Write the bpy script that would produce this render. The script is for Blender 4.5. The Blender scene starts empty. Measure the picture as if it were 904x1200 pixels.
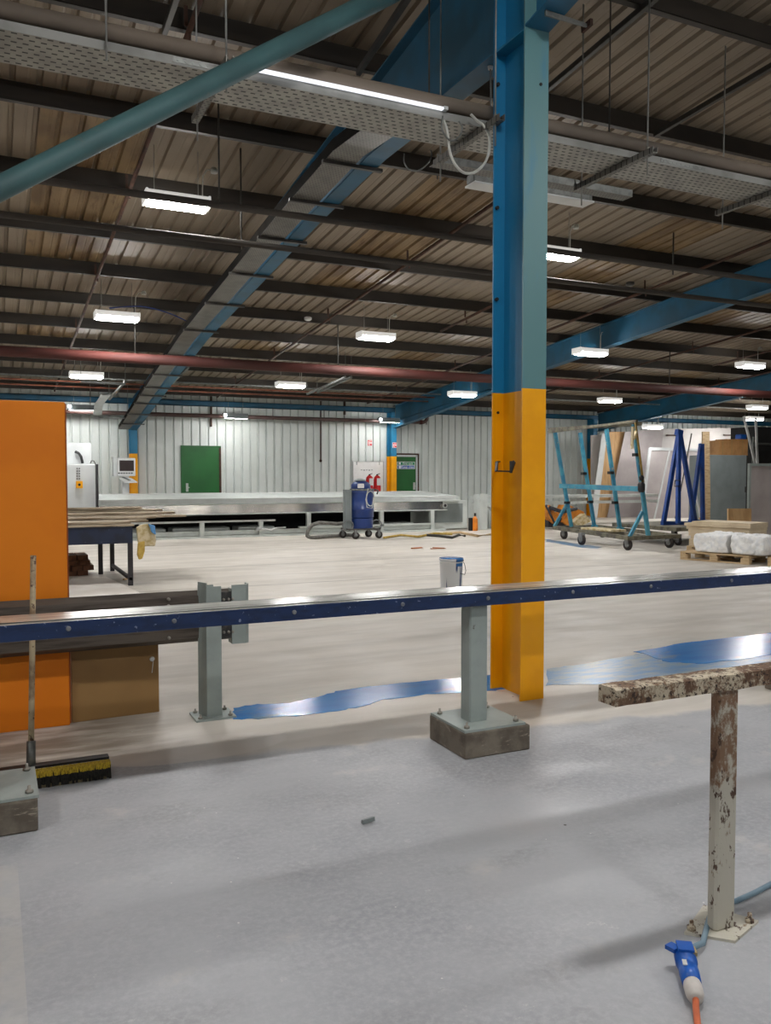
import bpy, math, random
from math import sin, cos, tan, atan, pi, sqrt
from mathutils import Vector, Matrix
random.seed(7)
C = bpy.context.scene.collection
# ------------------------------------------------------------------ camera constants (metres, X along back wall, Y towards it)
F = 985.; YAW = atan(461/985.); PITCH = atan(43/985.); EYE = 1.45
FW = (sin(YAW)*cos(PITCH), cos(YAW)*cos(PITCH), -sin(PITCH))
RT = (cos(YAW), -sin(YAW), 0)
UP = (sin(YAW)*sin(PITCH), cos(YAW)*sin(PITCH), cos(PITCH))
def ray(x, y):
    u = (x-452)/F; v = (600-y)/F
    return [FW[i]+u*RT[i]+v*UP[i] for i in range(3)]
def G(x, y, H=0.):
    d = ray(x, y); t = (H-EYE)/d[2]; return Vector((d[0]*t, d[1]*t, H))
def PY(x, y, Y):
    d = ray(x, y); t = Y/d[1]; return Vector((d[0]*t, Y, EYE+d[2]*t))
def zp(Y): return 5.65-.085*Y          # underside of purlins
# ------------------------------------------------------------------ mesh builder
class MB:
    def __init__(s): s.v = []; s.f = []; s.sm = []
    def add(s, vs, fs, smooth=False):
        n = len(s.v); s.v += [Vector(p) for p in vs]
        s.f += [tuple(i+n for i in f) for f in fs]; s.sm += [smooth]*len(fs); return s
    def box(s, lo, hi):
        (a, b, c), (d, e, f) = lo, hi
        return s.add([(a,b,c),(d,b,c),(d,e,c),(a,e,c),(a,b,f),(d,b,f),(d,e,f),(a,e,f)],
            [(0,3,2,1),(4,5,6,7),(0,1,5,4),(1,2,6,5),(2,3,7,6),(3,0,4,7)])
    def cbox(s, lo, hi, c=.01):
        # box with chamfered vertical and top edges
        (x0,y0,z0),(x1,y1,z1) = lo, hi
        def ring(z, k): return [(x0+c+k,y0+k,z),(x1-c-k,y0+k,z),(x1-k,y0+c+k,z),(x1-k,y1-c-k,z),(x1-c-k,y1-k,z),(x0+c+k,y1-k,z),(x0+k,y1-c-k,z),(x0+k,y0+c+k,z)]
        R = [ring(z0,c*.6), ring(z0+c,0), ring(z1-c,0), ring(z1,c*.6)]
        vs = sum(R, []); fs = [tuple(range(7,-1,-1)), tuple(range(24,32))]
        for r in range(3):
            for i in range(8): fs.append((r*8+i, r*8+(i+1)%8, r*8+8+(i+1)%8, r*8+8+i))
        return s.add(vs, fs)
    def prism(s, poly, ext, smooth=False):
        # poly: 3D points of one face, ext: vector
        n = len(poly); e = Vector(ext); P = [Vector(p) for p in poly]
        nr = Vector((0,0,0))
        for i in range(n): nr += P[i].cross(P[(i+1)%n])
        if nr.dot(e) > 0: P.reverse()
        return s.add(P+[p+e for p in P], [tuple(range(n)), tuple(range(2*n-1, n-1, -1))]+[(i, i+n, (i+1)%n+n, (i+1)%n) for i in range(n)], smooth)
    def bar(s, a, b, w, h, up=(0,0,1)):
        a = Vector(a); b = Vector(b); d = (b-a).normalized(); u = Vector(up)
        r = d.cross(u)
        if r.length < 1e-4: u = Vector((0,1,0)); r = d.cross(u)
        r.normalize(); u = r.cross(d).normalized()
        q = [a+r*w/2*i+u*h/2*j for i, j in ((-1,-1),(1,-1),(1,1),(-1,1))]
        return s.prism(q, b-a)
    def tube(s, pts, r, n=10, cap=True, r2=None):
        P = [Vector(p) for p in pts]; R = []; t0 = None
        for i, p in enumerate(P):
            t = (P[min(i+1,len(P)-1)]-P[max(i-1,0)]).normalized()
            if t0 is None:
                u = Vector((0,0,1)) if abs(t.z) < .9 else Vector((1,0,0))
                a = t.cross(u).normalized()
            else:
                a = (a - t*a.dot(t)).normalized()
            b = t.cross(a); t0 = t
            rr = r if r2 is None else r+(r2-r)*i/(len(P)-1)
            R += [p+a*cos(2*pi*k/n)*rr+b*sin(2*pi*k/n)*rr for k in range(n)]
        fs = []
        for i in range(len(P)-1):
            for k in range(n): fs.append((i*n+k, i*n+(k+1)%n, (i+1)*n+(k+1)%n, (i+1)*n+k))
        s.add(R, fs, True)
        if cap:
            m = len(s.v)-len(R)
            s.f += [tuple(m+k for k in range(n-1,-1,-1)), tuple(m+(len(P)-1)*n+k for k in range(n))]; s.sm += [False, False]
        return s
    def lathe(s, c, prof, n=24, axis='z', smooth=True):
        c = Vector(c); R = []
        for r, h in prof:
            for k in range(n):
                a = 2*pi*k/n; x, y = r*cos(a), r*sin(a)
                R.append(c+Vector({'z':(x,y,h),'y':(x,h,-y),'x':(h,x,y)}[axis]))
        fs = []
        for i in range(len(prof)-1):
            for k in range(n): fs.append((i*n+k, i*n+(k+1)%n, (i+1)*n+(k+1)%n, (i+1)*n+k))
        s.add(R, fs, smooth); m = len(s.v)-len(R)
        s.f += [tuple(m+k for k in range(n-1,-1,-1)), tuple(m+(len(prof)-1)*n+k for k in range(n))]; s.sm += [False]*2
        return s
    def jitter(s, a):
        for v in s.v: v += Vector((random.uniform(-a,a) for _ in range(3)))
        return s
    def build(s, name, mat, parent=None, origin=None, bevel=0):
        org = Vector((0,0,0))
        if parent is not None:
            p = parent
            while p is not None: org += p.location; p = p.parent
        if origin is not None: org = Vector(origin)
        me = bpy.data.meshes.new(name)
        me.from_pydata([tuple(v-org) for v in s.v], [], s.f); me.update()
        for p, q in zip(me.polygons, s.sm): p.use_smooth = q
        me.materials.append(mat)
        o = bpy.data.objects.new(name, me); C.objects.link(o)
        if parent is not None: o.parent = parent
        elif origin is not None: o.location = org
        if bevel:
            m = o.modifiers.new('bev', 'BEVEL'); m.width = bevel; m.segments = 2; m.limit_method = 'ANGLE'
        return o
def tag(o, label, cat, group=None, kind=None):
    o['label'] = label; o['category'] = cat
    if group: o['group'] = group
    if kind: o['kind'] = kind
    return o
def struct(o): o['kind'] = 'structure'; return o
def thing(name, label, cat, loc=(0,0,0), group=None):
    o = bpy.data.objects.new(name, None); C.objects.link(o); o.location = loc; o.empty_display_size = .1
    return tag(o, label, cat, group)
def dup(root, loc, rotz=None, label=None, group=None):
    def cp(o, par):
        c = o.copy(); C.objects.link(c); c.parent = par
        for ch in o.children: cp(ch, c)
        return c
    kids = list(root.children)
    r = root.copy(); C.objects.link(r); r.location = loc
    if rotz is not None: r.rotation_euler = (0,0,rotz)
    for k in kids: cp(k, r)
    if label: r['label'] = label
    if group: r['group'] = group
    return r
# ------------------------------------------------------------------ node material helpers
def lin(c):
    return tuple(((v/255)/12.92 if v/255 <= .04045 else ((v/255+.055)/1.055)**2.4) for v in c)
class V:
    nt = None
    def __init__(s, k): s.k = k
    def _m(s, op, *a):
        n = V.nt.nodes.new('ShaderNodeMath'); n.operation = op
        for i, x in enumerate((s,)+a):
            if isinstance(x, V): V.nt.links.new(x.k, n.inputs[i])
            else: n.inputs[i].default_value = x
        return V(n.outputs[0])
    def __add__(s, o): return s._m('ADD', o)
    def __sub__(s, o): return s._m('SUBTRACT', o)
    def __mul__(s, o): return s._m('MULTIPLY', o)
    def __truediv__(s, o): return s._m('DIVIDE', o)
    def lt(s, o): return s._m('LESS_THAN', o)
    def gt(s, o): return s._m('GREATER_THAN', o)
    def fract(s): return s._m('FRACT')
    def abs(s): return s._m('ABSOLUTE')
    def mx(s, o): return s._m('MAXIMUM', o)
    def mn(s, o): return s._m('MINIMUM', o)
    def floor(s): return s._m('FLOOR')
    def smooth(s, a, b):
        n = V.nt.nodes.new('ShaderNodeMapRange'); n.interpolation_type = 'SMOOTHSTEP'
        V.nt.links.new(s.k, n.inputs[0]); n.inputs[1].default_value = a; n.inputs[2].default_value = b
        return V(n.outputs[0])
def coords():
    t = V.nt.nodes.new('ShaderNodeTexCoord'); sp = V.nt.nodes.new('ShaderNodeSeparateXYZ')
    V.nt.links.new(t.outputs['Object'], sp.inputs[0])
    return t.outputs['Object'], V(sp.outputs[0]), V(sp.outputs[1]), V(sp.outputs[2])
def noise(vec, scale, st=(1,1,1), detail=4, rough=.55, kind='n', off=(0,0,0)):
    m = V.nt.nodes.new('ShaderNodeMapping'); m.inputs['Scale'].default_value = st; m.inputs['Location'].default_value = off
    V.nt.links.new(vec, m.inputs[0])
    if kind == 'n':
        n = V.nt.nodes.new('ShaderNodeTexNoise'); n.inputs['Scale'].default_value = scale
        n.inputs['Detail'].default_value = detail; n.inputs['Roughness'].default_value = rough
        V.nt.links.new(m.outputs[0], n.inputs['Vector']); return V(n.outputs[0])
    n = V.nt.nodes.new('ShaderNodeTexVoronoi'); n.inputs['Scale'].default_value = scale
    V.nt.links.new(m.outputs[0], n.inputs['Vector']); return V(n.outputs['Distance'])
def mix(f, a, b):
    n = V.nt.nodes.new('ShaderNodeMix'); n.data_type = 'RGBA'
    if isinstance(f, V): V.nt.links.new(f.k, n.inputs[0])
    else: n.inputs[0].default_value = f
    for i, c in ((6, a), (7, b)):
        if isinstance(c, tuple): n.inputs[i].default_value = (*lin(c), 1)
        else: V.nt.links.new(c, n.inputs[i])
    return n.outputs[2]
def newmat(name, rough=.6, metal=0., spec=.5):
    m = bpy.data.materials.new(name); m.use_nodes = True; V.nt = m.node_tree
    b = V.nt.nodes['Principled BSDF']; b.inputs['Roughness'].default_value = rough
    b.inputs['Metallic'].default_value = metal; b.inputs['Specular IOR Level'].default_value = spec
    return m, b
def setc(b, c): V.nt.links.new(c, b.inputs['Base Color'])
def bump(b, h, s=.3, d=.01):
    n = V.nt.nodes.new('ShaderNodeBump'); n.inputs['Strength'].default_value = s; n.inputs['Distance'].default_value = d
    V.nt.links.new(h.k, n.inputs['Height']); V.nt.links.new(n.outputs[0], b.inputs['Normal'])
def mat(name, c1, c2=None, scale=6, rough=.6, metal=0., lo=.4, hi=.65, st=(1,1,1), c3=None, lo3=.66, hi3=.7, s3=20, st3=(1,1,1), bmp=0, spec=.5):
    m, b = newmat(name, rough, metal, spec)
    v, X, Y, Z = coords()
    if c2 is None: c2 = tuple(int(k*.88) for k in c1)
    n = noise(v, scale, st)
    col = mix(n.smooth(lo, hi), c1, c2)
    if c3: col = mix(noise(v, s3, st3, 5, .6, off=(3,5,7)).smooth(lo3, hi3), col, c3)
    setc(b, col)
    if bmp: bump(b, n, bmp, .01)
    return m
MT = {}
MT['blue'] = mat('blue_paint', (26,112,150), (30,104,138), 3, .38, c3=(60,80,80), lo3=.68, hi3=.8, s3=8)
MT['blue_dull'] = mat('dusty_blue_paint', (88,124,128), (70,108,114), 2.5, .6, st=(2,2,.4))
MT['blue_beam'] = mat('beam_blue_paint', (22,90,122), (28,80,104), 2, .55)
MT['yellow'] = mat('yellow_paint', (236,164,10), (226,154,8), 3, .35, c3=(150,95,10), lo3=.72, hi3=.8, s3=9, spec=.4)
MT['purlin'] = mat('dark_purlin_steel', (52,45,37), (40,35,29), 4, .6, .2, st=(.3,1,1))
MT['galv'] = mat('galvanised_steel', (118,120,117), (96,98,95), 14, .45, .5)
MT['galv_green'] = mat('grey_green_paint', (150,160,156), (138,148,144), 5, .45, c3=(70,60,50), lo3=.72, hi3=.76, s3=14)
MT['pipe_red'] = mat('red_oxide_pipe', (78,32,25), (62,28,22), 3, .75, st=(.3,1,1))
MT['pipe_brown'] = mat('brown_pipe', (84,62,58), (70,54,50), 4, .3, .2)
MT['rust'] = mat('rusty_pipe', (76,50,38), (54,38,30), 6, .8)
MT['brace'] = mat('brace_paint', (60,94,96), (54,84,86), 2.5, .6, c3=(104,98,86), lo3=.6, hi3=.75, s3=3, st3=(1,3,3))
MT['wood'] = mat('raw_timber', (196,172,134), (170,142,104), 5, .75, st=(1,6,6))
MT['planks'] = mat('plastered_planks', (176,162,140), (120,104,84), 7, .85, st=(.4,4,4), c3=(84,70,56), lo3=.6, hi3=.68, s3=9, bmp=.4)
MT['ply'] = mat('plywood', (206,168,120), (188,148,100), 3, .7, st=(3,3,.5))
MT['orange'] = mat('orange_board', (224,128,24), (214,118,20), 1.6, .55, spec=.3)
MT['kraft'] = mat('brown_board', (146,112,66), (138,104,60), 1.8, .6)
MT['card'] = mat('cardboard', (160,118,72), (142,102,60), 3, .8)
MT['white'] = mat('white_enamel', (214,216,214), (204,206,204), 3, .4)
MT['cream'] = mat('cabinet_grey', (196,200,200), (188,192,192), 2, .45)
MT['black'] = mat('black_plastic', (24,24,26), (16,16,18), 6, .5)
MT['dark'] = mat('dark_interior', (30,30,30), (22,22,22), 6, .8)
MT['matte_black'] = mat('matte_black_flange', (26,24,21), (18,17,15), 6, 1., spec=.05)  # near-black without gloss, keeps the mesh tray sides dark
MT['green'] = mat('green_door_paint', (14,92,34), (10,84,30), 2, .45)
MT['grey'] = mat('grey_paint', (122,130,130), (114,122,122), 3, .5)
MT['machine'] = mat('machine_grey', (202,208,204), (188,194,190), 3, .4)
MT['steel'] = mat('brushed_steel', (190,186,180), (170,166,160), 2, .16, 1., st=(.2,1,8))
MT['alu'] = mat('aluminium', (196,198,196), (180,182,180), 4, .35, .7)
MT['frame_teal'] = mat('trolley_teal_paint', (70,146,168), (50,120,150), 5, .5, c3=(150,150,140), lo3=.6, hi3=.7, s3=9, st3=(2,2,1))
MT['frame_blue'] = mat('rack_blue_paint', (20,66,140), (18,54,120), 5, .45, c3=(130,150,190), lo3=.7, hi3=.74, s3=16)
MT['old_frame'] = mat('grimy_frame', (116,112,94), (76,72,62), 6, .7, c3=(70,60,50), lo3=.6, hi3=.7, s3=12)
MT['rubber'] = mat('rubber', (38,34,34), (54,46,42), 10, .8)
MT['castor_grey'] = mat('castor_grey', (120,122,122), None, 10, .5)
MT['drum'] = mat('drum_blue', (24,56,120), (20,46,102), 3, .32, c3=(90,110,160), lo3=.7, hi3=.78, s3=12)
MT['red'] = mat('extinguisher_red', (196,24,22), (180,18,18), 5, .3)
MT['hose'] = mat('grey_hose', (112,110,104), (92,90,86), 12, .6)
MT['foil'] = mat('white_wrap', (240,240,238), (226,228,230), 14, .45, bmp=1, c3=(170,172,178), lo3=.66, hi3=.74, s3=20)
MT['cloth'] = mat('dusty_cloth', (206,192,160), (170,150,100), 10, .9, bmp=.5)
MT['cloth_y'] = mat('yellowed_cloth', (188,160,80), (160,130,60), 10, .9, bmp=.5)
MT['cloth_b'] = mat('blue_cloth', (96,150,200), (80,130,180), 10, .9)
MT['timber_dark'] = mat('dark_timber_block', (112,76,54), (84,56,40), 9, .85, c3=(140,104,76), lo3=.6, hi3=.66, s3=14)
MT['pale_board'] = mat('pale_board', (220,204,176), (204,186,156), 3, .7)
MT['white_sheet'] = mat('white_floor_sheet', (226,220,212), (214,206,196), 1.5, .6)
MT['panel_lilac'] = mat('pale_panel', (172,164,162), (160,152,150), 1.4, .6)
MT['panel_white'] = mat('white_panel', (196,192,188), (186,182,178), 1.4, .6)
MT['table_blue'] = mat('table_navy', (22,36,62), (16,26,46), 5, .5, c3=(70,80,100), lo3=.68, hi3=.74, s3=18)
MT['table_leg'] = mat('table_leg_dark', (48,46,50), (38,36,40), 6, .6)
MT['concrete'] = mat('concrete_plinth', (120,112,100), (92,84,74), 7, .9, bmp=.8, c3=(150,140,126), lo3=.58, hi3=.7, s3=12, st3=(1,1,4))
MT['guard'] = mat('dirty_guard_rail', (92,84,76), (64,56,50), 4, .6, .3, st=(.6,2,8))
MT['guard_dark'] = mat('dark_splice', (58,58,58), (90,88,84), 20, .6, .3)
MT['bolt'] = mat('bolt_zinc', (150,146,136), None, 10, .5, .6)
MT['copper'] = mat('copper_pipe', (150,92,70), (120,76,60), 6, .4, .5)
MT['broom_pole'] = mat('broom_pole', (176,160,130), (120,96,72), 9, .8, st=(1,1,.8), c3=(84,62,48), lo3=.56, hi3=.62, s3=22)
MT['bristle_y'] = mat('yellow_bristle', (206,176,50), (150,124,30), 60, .9, st=(4,4,1), bmp=1)
MT['bristle_k'] = mat('dark_bristle', (44,42,36), (20,20,18), 60, .9, st=(4,4,1), bmp=1)
MT['conn_blue'] = mat('connector_blue', (20,88,178), (16,78,162), 8, .35)
MT['conn_grey'] = mat('connector_gland', (206,200,194), None, 8, .5)
MT['cable_orange'] = mat('orange_cable', (206,106,66), None, 8, .55)
MT['cable_blue'] = mat('blue_grey_cable', (112,136,150), (92,116,132), 8, .55)
MT['cable_navy'] = mat('blue_cable', (30,60,130), None, 8, .5)
MT['cable_white'] = mat('white_cable', (196,196,188), None, 8, .5)
MT['wire'] = mat('steel_wire', (150,150,146), None, 8, .5, .5)
MT['rod'] = mat('dark_rod', (72,70,66), None, 8, .5, .4)
MT['sign_red'] = mat('sign_red', (200,36,36), (196,32,32), 5, .5)
MT['sign_white'] = mat('sign_white', (226,226,224), (220,220,218), 5, .5)
MT['sign_green'] = mat('sign_green', (12,128,84), None, 5, .5)
MT['sign_blue'] = mat('sign_blue', (20,80,170), None, 5, .5)
MT['screen'] = mat('monitor_glass', (52,40,40), (44,34,34), 2, .25)
MT['sheet'] = mat('roof_lining_sheet', (138,125,108), (122,109,93), 1.2, .55, st=(1,.4,1), c3=(104,90,74), lo3=.62  , hi3=.8, s3=1.5)
MT['rooflight'] = mat('stained_rooflight', (134,112,80), (98,76,48), 1.6, .6, st=(1.5,.5,1), c3=(90,62,36), lo3=.55, hi3=.72, s3=3, st3=(3,.6,1))
MT['wall'] = mat('wall_cladding', (206,212,208), (198,204,200), 1.2, .45)
MT['wallside'] = mat('plain_wall', (176,176,170), None, 1.2, .7)
MT['bottle_orange'] = mat('orange_canister', (226,130,30), None, 8, .4)
MT['safety_orange'] = mat('orange_machine_paint', (214,136,44), (190,110,30), 6, .5, c3=(60,50,44), lo3=.6, hi3=.66, s3=9)
MT['scrap'] = mat('orange_scrap', (176,104,60), None, 10, .8)
def emis(name, col, st):
    m = bpy.data.materials.new(name); m.use_nodes = True; nt = m.node_tree; nt.nodes.clear()
    e = nt.nodes.new('ShaderNodeEmission'); e.inputs[0].default_value = (*col, 1); e.inputs[1].default_value = st
    o = nt.nodes.new('ShaderNodeOutputMaterial'); nt.links.new(e.outputs[0], o.inputs[0]); return m
MT['led'] = emis('led_diffuser', (1.,.985,.97), 30)
m, b = newmat('glowing_lamp_body', .4); v, X, Y, Z = coords(); setc(b, mix(.0, (220,220,216), (200,200,200))); b.inputs['Emission Color'].default_value = (1,.98,.94,1); b.inputs['Emission Strength'].default_value = .08; MT['lamp_body'] = m  # weak emission put in to lift the otherwise dark lamp housing
MT['led_wall'] = emis('led_wall_diffuser', (1.,.985,.97), 11)
MT['led_soft'] = emis('led_indicator', (.93,.96,1.), 6)
# perforated tray: rows of dark slots
def perf(name, base, a=.06, b=.05, dark=(26,26,24), ax='y', rough=.45):
    m, bs = newmat(name, rough, .35); v, X, Y, Z = coords()
    P, Q = (X, Y)
    row = (Q/b).floor()
    u = ((P/a)+(row*.5)).fract(); w = (Q/b).fract()
    d = (u-.5).abs().lt(.25)*((w-.5).abs().lt(.15))
    col = mix(noise(v, 6).smooth(.35, .7), base, tuple(int(k*.85) for k in base))
    setc(bs, mix(d, col, dark)); return m
MT['perf'] = perf('perforated_tray', (156,154,146), .06, .05)
MT['perf_fine'] = perf('fine_mesh_tray', (112,110,104), .03, .03)
# striped barrier rail: navy paint, worn to bare galvanised at its edge
m, b = newmat('navy_rail_paint', .3); v, X, Y, Z = coords()
n1 = noise(v, 30, (.35,1,1)); setc(b, mix(noise(v, 40, (1,1,1), 5).smooth(.64,.68), mix(n1.smooth(.4,.7), (22,44,84), (16,34,66)), (120,128,150))); MT['navy'] = m
m, b = newmat('rail_top_grey', .25, .25); v, X, Y, Z = coords()
setc(b, mix(noise(v, 5, (.3,3,1)).smooth(.4,.65), (186,186,178), (150,150,144))); MT['rail_top'] = m
m, b = newmat('flaking_rust', .8); v, X, Y, Z = coords()
n1 = noise(v, 9, (1.2,1.2,.7), 6, .7); n2 = noise(v, 60, (1,1,1), 5, .7)
c = mix(n1.smooth(.3,.75), (118,92,70), (84,58,42)); c = mix(noise(v, 16, (1,1,1), 8, .8, off=(2,2,2)).smooth(.47,.56), c, (190,178,156)); c = mix(n2.smooth(.54,.6), c, (56,42,34)); setc(b, c); bump(b, n1+n2*.5, .8, .008); MT['flaky_top'] = m
m, b = newmat('flaking_white', .6); v, X, Y, Z = coords()
n1 = noise(v, 10, (1,1,.5), 6, .7, off=(2,1,0)); nz = n1 - Z*.16
c = mix((n1+Z*.14).smooth(.6,.66), (190,186,172), (128,104,80)); c = mix((Z+(n1-.5)*.9).smooth(.42,.5)*noise(v, 34, (1,1,.6), 7, .8).smooth(.4,.55), c, (128,98,74)); c = mix(noise(v, 26, (1,1,.5), 6, .7).smooth(.58,.62), c, (78,56,42)); setc(b, c); bump(b, n1, .6, .006); MT['flaky'] = m
# floor
m, b = newmat('concrete_floor', .55, 0, .35); v, X, Y, Z = coords()
big = noise(v, .5, (.5,1.3,1), 5); st = noise(v, 1.6, (.25,1.6,1), 6, .65); fine = noise(v, 40, (1,1,1), 4, .7)
far = mix(st.smooth(.35,.7), (206,200,190), (186,180,170)); far = mix(big.smooth(.48,.72), far, (170,164,154))
near = mix(noise(v, 1.3, (1,1,1), 6).smooth(.35,.7), (168,170,173), (150,152,156))
near = mix(noise(v, 2.2, (1,1,1), 6, .7, off=(9,2,0)).smooth(.58,.72), near, (186,184,180))
near = mix(noise(v, .9, (1,1.6,1), 5, .7, off=(5,5,0)).smooth(.5,.7)*.7, near, (140,140,142))
near = mix(noise(v, 5, (1,1,1), 8, .8, off=(1,3,0)).smooth(.6,.68)*.6, near, (204,204,200))
near = mix(fine.smooth(.35,.75), near, (172,173,176))
edge = Y + X*.15 + (noise(v, 3)-.5)*.25
col = mix(edge.smooth(4.36,4.46), near, far)
ex = (X-.95)/.5; ey = (Y-4.42)/.2
col = mix((ex*ex+ey*ey)._m('SQRT').smooth(1.05,.95)*.8, col, (196,190,182))
brown_zone = (X-1.0).smooth(.1,-.5)*(Y-4.45).smooth(0,.12)*((Y*-1)+5.6).smooth(0,.3)  # browner, streaky floor tone around the guard rail foot
col = mix(brown_zone*noise(v, 4, (.5,2,1)).smooth(.25,.6)*.8, col, (112,100,86))
# joints along X
for jy in (8.25, 10.7, 13.15, 15.6, 18.1):
    d = (Y-jy+(noise(v, .6)-.5)*.06).abs()
    col = mix(d.smooth(.018,.007)*noise(v, .8, off=(jy,0,0)).smooth(.33,.42)*.9, col, (80,74,68))
col = mix(X.lt(.06+0.0)*Y.lt(3.38)*noise(v, 8).smooth(.25,.6)*.55, col, (186,184,178))
col = mix(noise(v, 9, kind='v').lt(.035)*noise(v, 1.5).gt(.5), col, (210,208,204))
col = mix(noise(v, 3.3, kind='v', off=(.4,.2,0)).lt(.022)*noise(v, 2, off=(4,4,0)).gt(.5), col, (70,66,62))
setc(b, col); bump(b, fine*.4+noise(v, 8), .12, .01)
rgh = (noise(v, 2, (1,2,1)).smooth(.3,.7)*.25+.4); V.nt.links.new(rgh.k, b.inputs['Roughness'])
MT['floor'] = m
m, b = newmat('wet_blue_paint', .2, 0, .5); v, X, Y, Z = coords()
n1 = noise(v, 4, (.6,2,1), 5); c = mix(n1.smooth(.35,.6), (30,110,182), (40,122,192)); c = mix(noise(v, 2.2, (.8,2,1), 6, .7, off=(1,7,0)).smooth(.56,.68), c, (92,124,146)); setc(b, c); bump(b, n1, .15, .01); MT['wet_blue'] = m
m, b = newmat('patchy_blue_paint', .3, 0, .5); v, X, Y, Z = coords()
n1 = noise(v, 6, (.6,2,1), 6, .7); setc(b, mix(n1.smooth(.4,.62), (64,120,166), (128,138,142))); MT['patchy_blue'] = m
# ------------------------------------------------------------------ the setting
X0, X1, Y0, YW = -12., 36., -8., 24.4
o = struct(MB().box((X0,Y0,-.1),(X1,YW+.3,0)).build('floor', MT['floor']))
def cladding(n, x0, x1, z0, z1, Y, pitch=.25, g=.035, dp=.05):
    mb = MB(); P = []; x = x0
    while x < x1:
        P += [(x, 0), (x+pitch-g-.03, 0), (x+pitch-g, dp), (x+pitch-.012, dp)]; x += pitch
    P.append((x1, 0))
    vs = []
    for px, d in P: vs += [(px, Y+d, z0), (px, Y+d, z1)]
    return mb.add(vs, [(2*i, 2*i+2, 2*i+3, 2*i+1) for i in range(len(P)-1)])
w = cladding(0, X0, 12.0, 0, 3.9, YW)
wb = cladding(0, 12.0, X1, 0, 3.9, YW, .25, .07, .05)
w.add(wb.v, wb.f); w.box((X0,YW+.06,0),(X1,YW+.2,3.9))
struct(w.build('wall_back', MT['wall']))
struct(MB().box((X0-.2,Y0,0),(X0,YW,6.5)).build('wall_left', MT['wallside']))
struct(MB().box((X1,Y0,0),(X1+.2,YW,6.5)).build('wall_right', MT['wallside']))
struct(MB().box((X0,Y0-.2,0),(X1,Y0,6.7)).build('wall_front', MT['wallside']))
# roof lining: trapezoidal sheets following the slope, with stained rooflight strips let in
def roofstrip(mb, x0, x1, y0, y1, pitch=.23, dp=.035):
    n = max(1, round((x1-x0)/pitch)); p = (x1-x0)/n; P = []
    for i in range(n):
        x = x0+i*p; P += [(x, 0), (x+p*.42, 0), (x+p*.45, .003), (x+p*.5, .003), (x+p*.53, 0), (x+p-.06, 0), (x+p-.045, dp), (x+p-.015, dp)]
    P.append((x1, 0)); vs = []
    for px, d in P:
        vs += [(px, y0, zp(y0)+.2+d), (px, y1, zp(y1)+.2+d)]
    mb.add(vs, [(2*i, 2*i+1, 2*i+3, 2*i+2) for i in range(len(P)-1)])
PU = [8.69-1.64*k for k in range(9, 0, -1)] + [8.69+1.64*k for k in range(10)]     # purlin lines
rl = []
for xc in (-3.3, 1.05, 5.45, 9.3, 13.6, 18.0, 22.5):
    for (ya, yb) in ((PU[9], PU[12]+.2), (PU[14], PU[15]+.1)): rl.append((xc-.55, xc+.55, ya, yb))
roof = MB()
xs = sorted({X0, X1} | {a for r in rl for a in r[:2]})
for i in range(len(xs)-1):
    a, bb = xs[i], xs[i+1]; cuts = [r for r in rl if abs(r[0]-a) < 1e-6 and abs(r[1]-bb) < 1e-6]
    if not cuts: roofstrip(roof, a, bb, Y0, YW+.3); continue
    y = Y0
    for r in sorted(cuts, key=lambda r: r[2]): roofstrip(roof, a, bb, y, r[2]); y = r[3]
    roofstrip(roof, a, bb, y, YW+.3)
roof.prism([(X0,Y0,zp(Y0)+.3),(X1,Y0,zp(Y0)+.3),(X1,YW+.3,zp(YW)+.3-.03),(X0,YW+.3,zp(YW)+.27)], (0,0,.1))
struct(roof.build('ceiling', MT['sheet']))
for i, r in enumerate(rl):
    q = MB(); roofstrip(q, *r); struct(q.build('window_%d' % (i+1), MT['rooflight']))
# purlins: Z sections, one object each
ORD = ['first','second','third','fourth','fifth','sixth','seventh','eighth','ninth','tenth','eleventh','twelfth','thirteenth','fourteenth','fifteenth','sixteenth','seventeenth','eighteenth','nineteenth','twentieth']
for k, y in enumerate(PU):
    z = zp(y); h = .2
    q = [(X0,y-.06,z),(X0,y+.005,z),(X0,y+.005,z+h-.005),(X0,y+.065,z+h-.005),(X0,y+.065,z+h),(X0,y,z+h),(X0,y,z+.005),(X0,y-.06,z+.005)]
    mb = MB().prism(q, (X1-X0, 0, 0)); mb.box((X0,y-.06,z),(X1,y-.055,z+.025))
    tag(mb.build('roof_purlin', MT['purlin'], origin=(0,y,z)), 'dark brown steel roof purlin, %s one counted from the back wall' % ORD[len(PU)-1-k], 'purlin', 'roof purlins')
# blue eaves beam along the top of the back wall
tag(MB().box((X0,YW-.14,3.44),(X1,YW-.12,3.6)).box((X0,YW-.14,3.44),(X1,YW-.02,3.46)).box((X0,YW-.14,3.58),(X1,YW-.02,3.6)).build('eaves_beam', MT['blue_beam'], origin=(3,YW-.1,3.5)),
    'blue steel eaves beam running along the top of the white back wall', 'beam')
# ------------------------------------------------------------------ columns and rafters
def isect(mb, x, y0, y1, z0, z1, b=.18, tf=.012, tw=.009):
    mb.box((x-b/2,y0,z0),(x+b/2,y0+tf,z1)); mb.box((x-b/2,y1-tf,z0),(x+b/2,y1,z1)); mb.box((x-tw/2,y0+tf,z0),(x+tw/2,y1-tf,z1)); return mb
XC, YC = 3.135, 4.465
col = thing('steel_column', 'big near steel column painted yellow below and blue above, behind the barrier', 'column', (XC,YC+.18,0))
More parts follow.
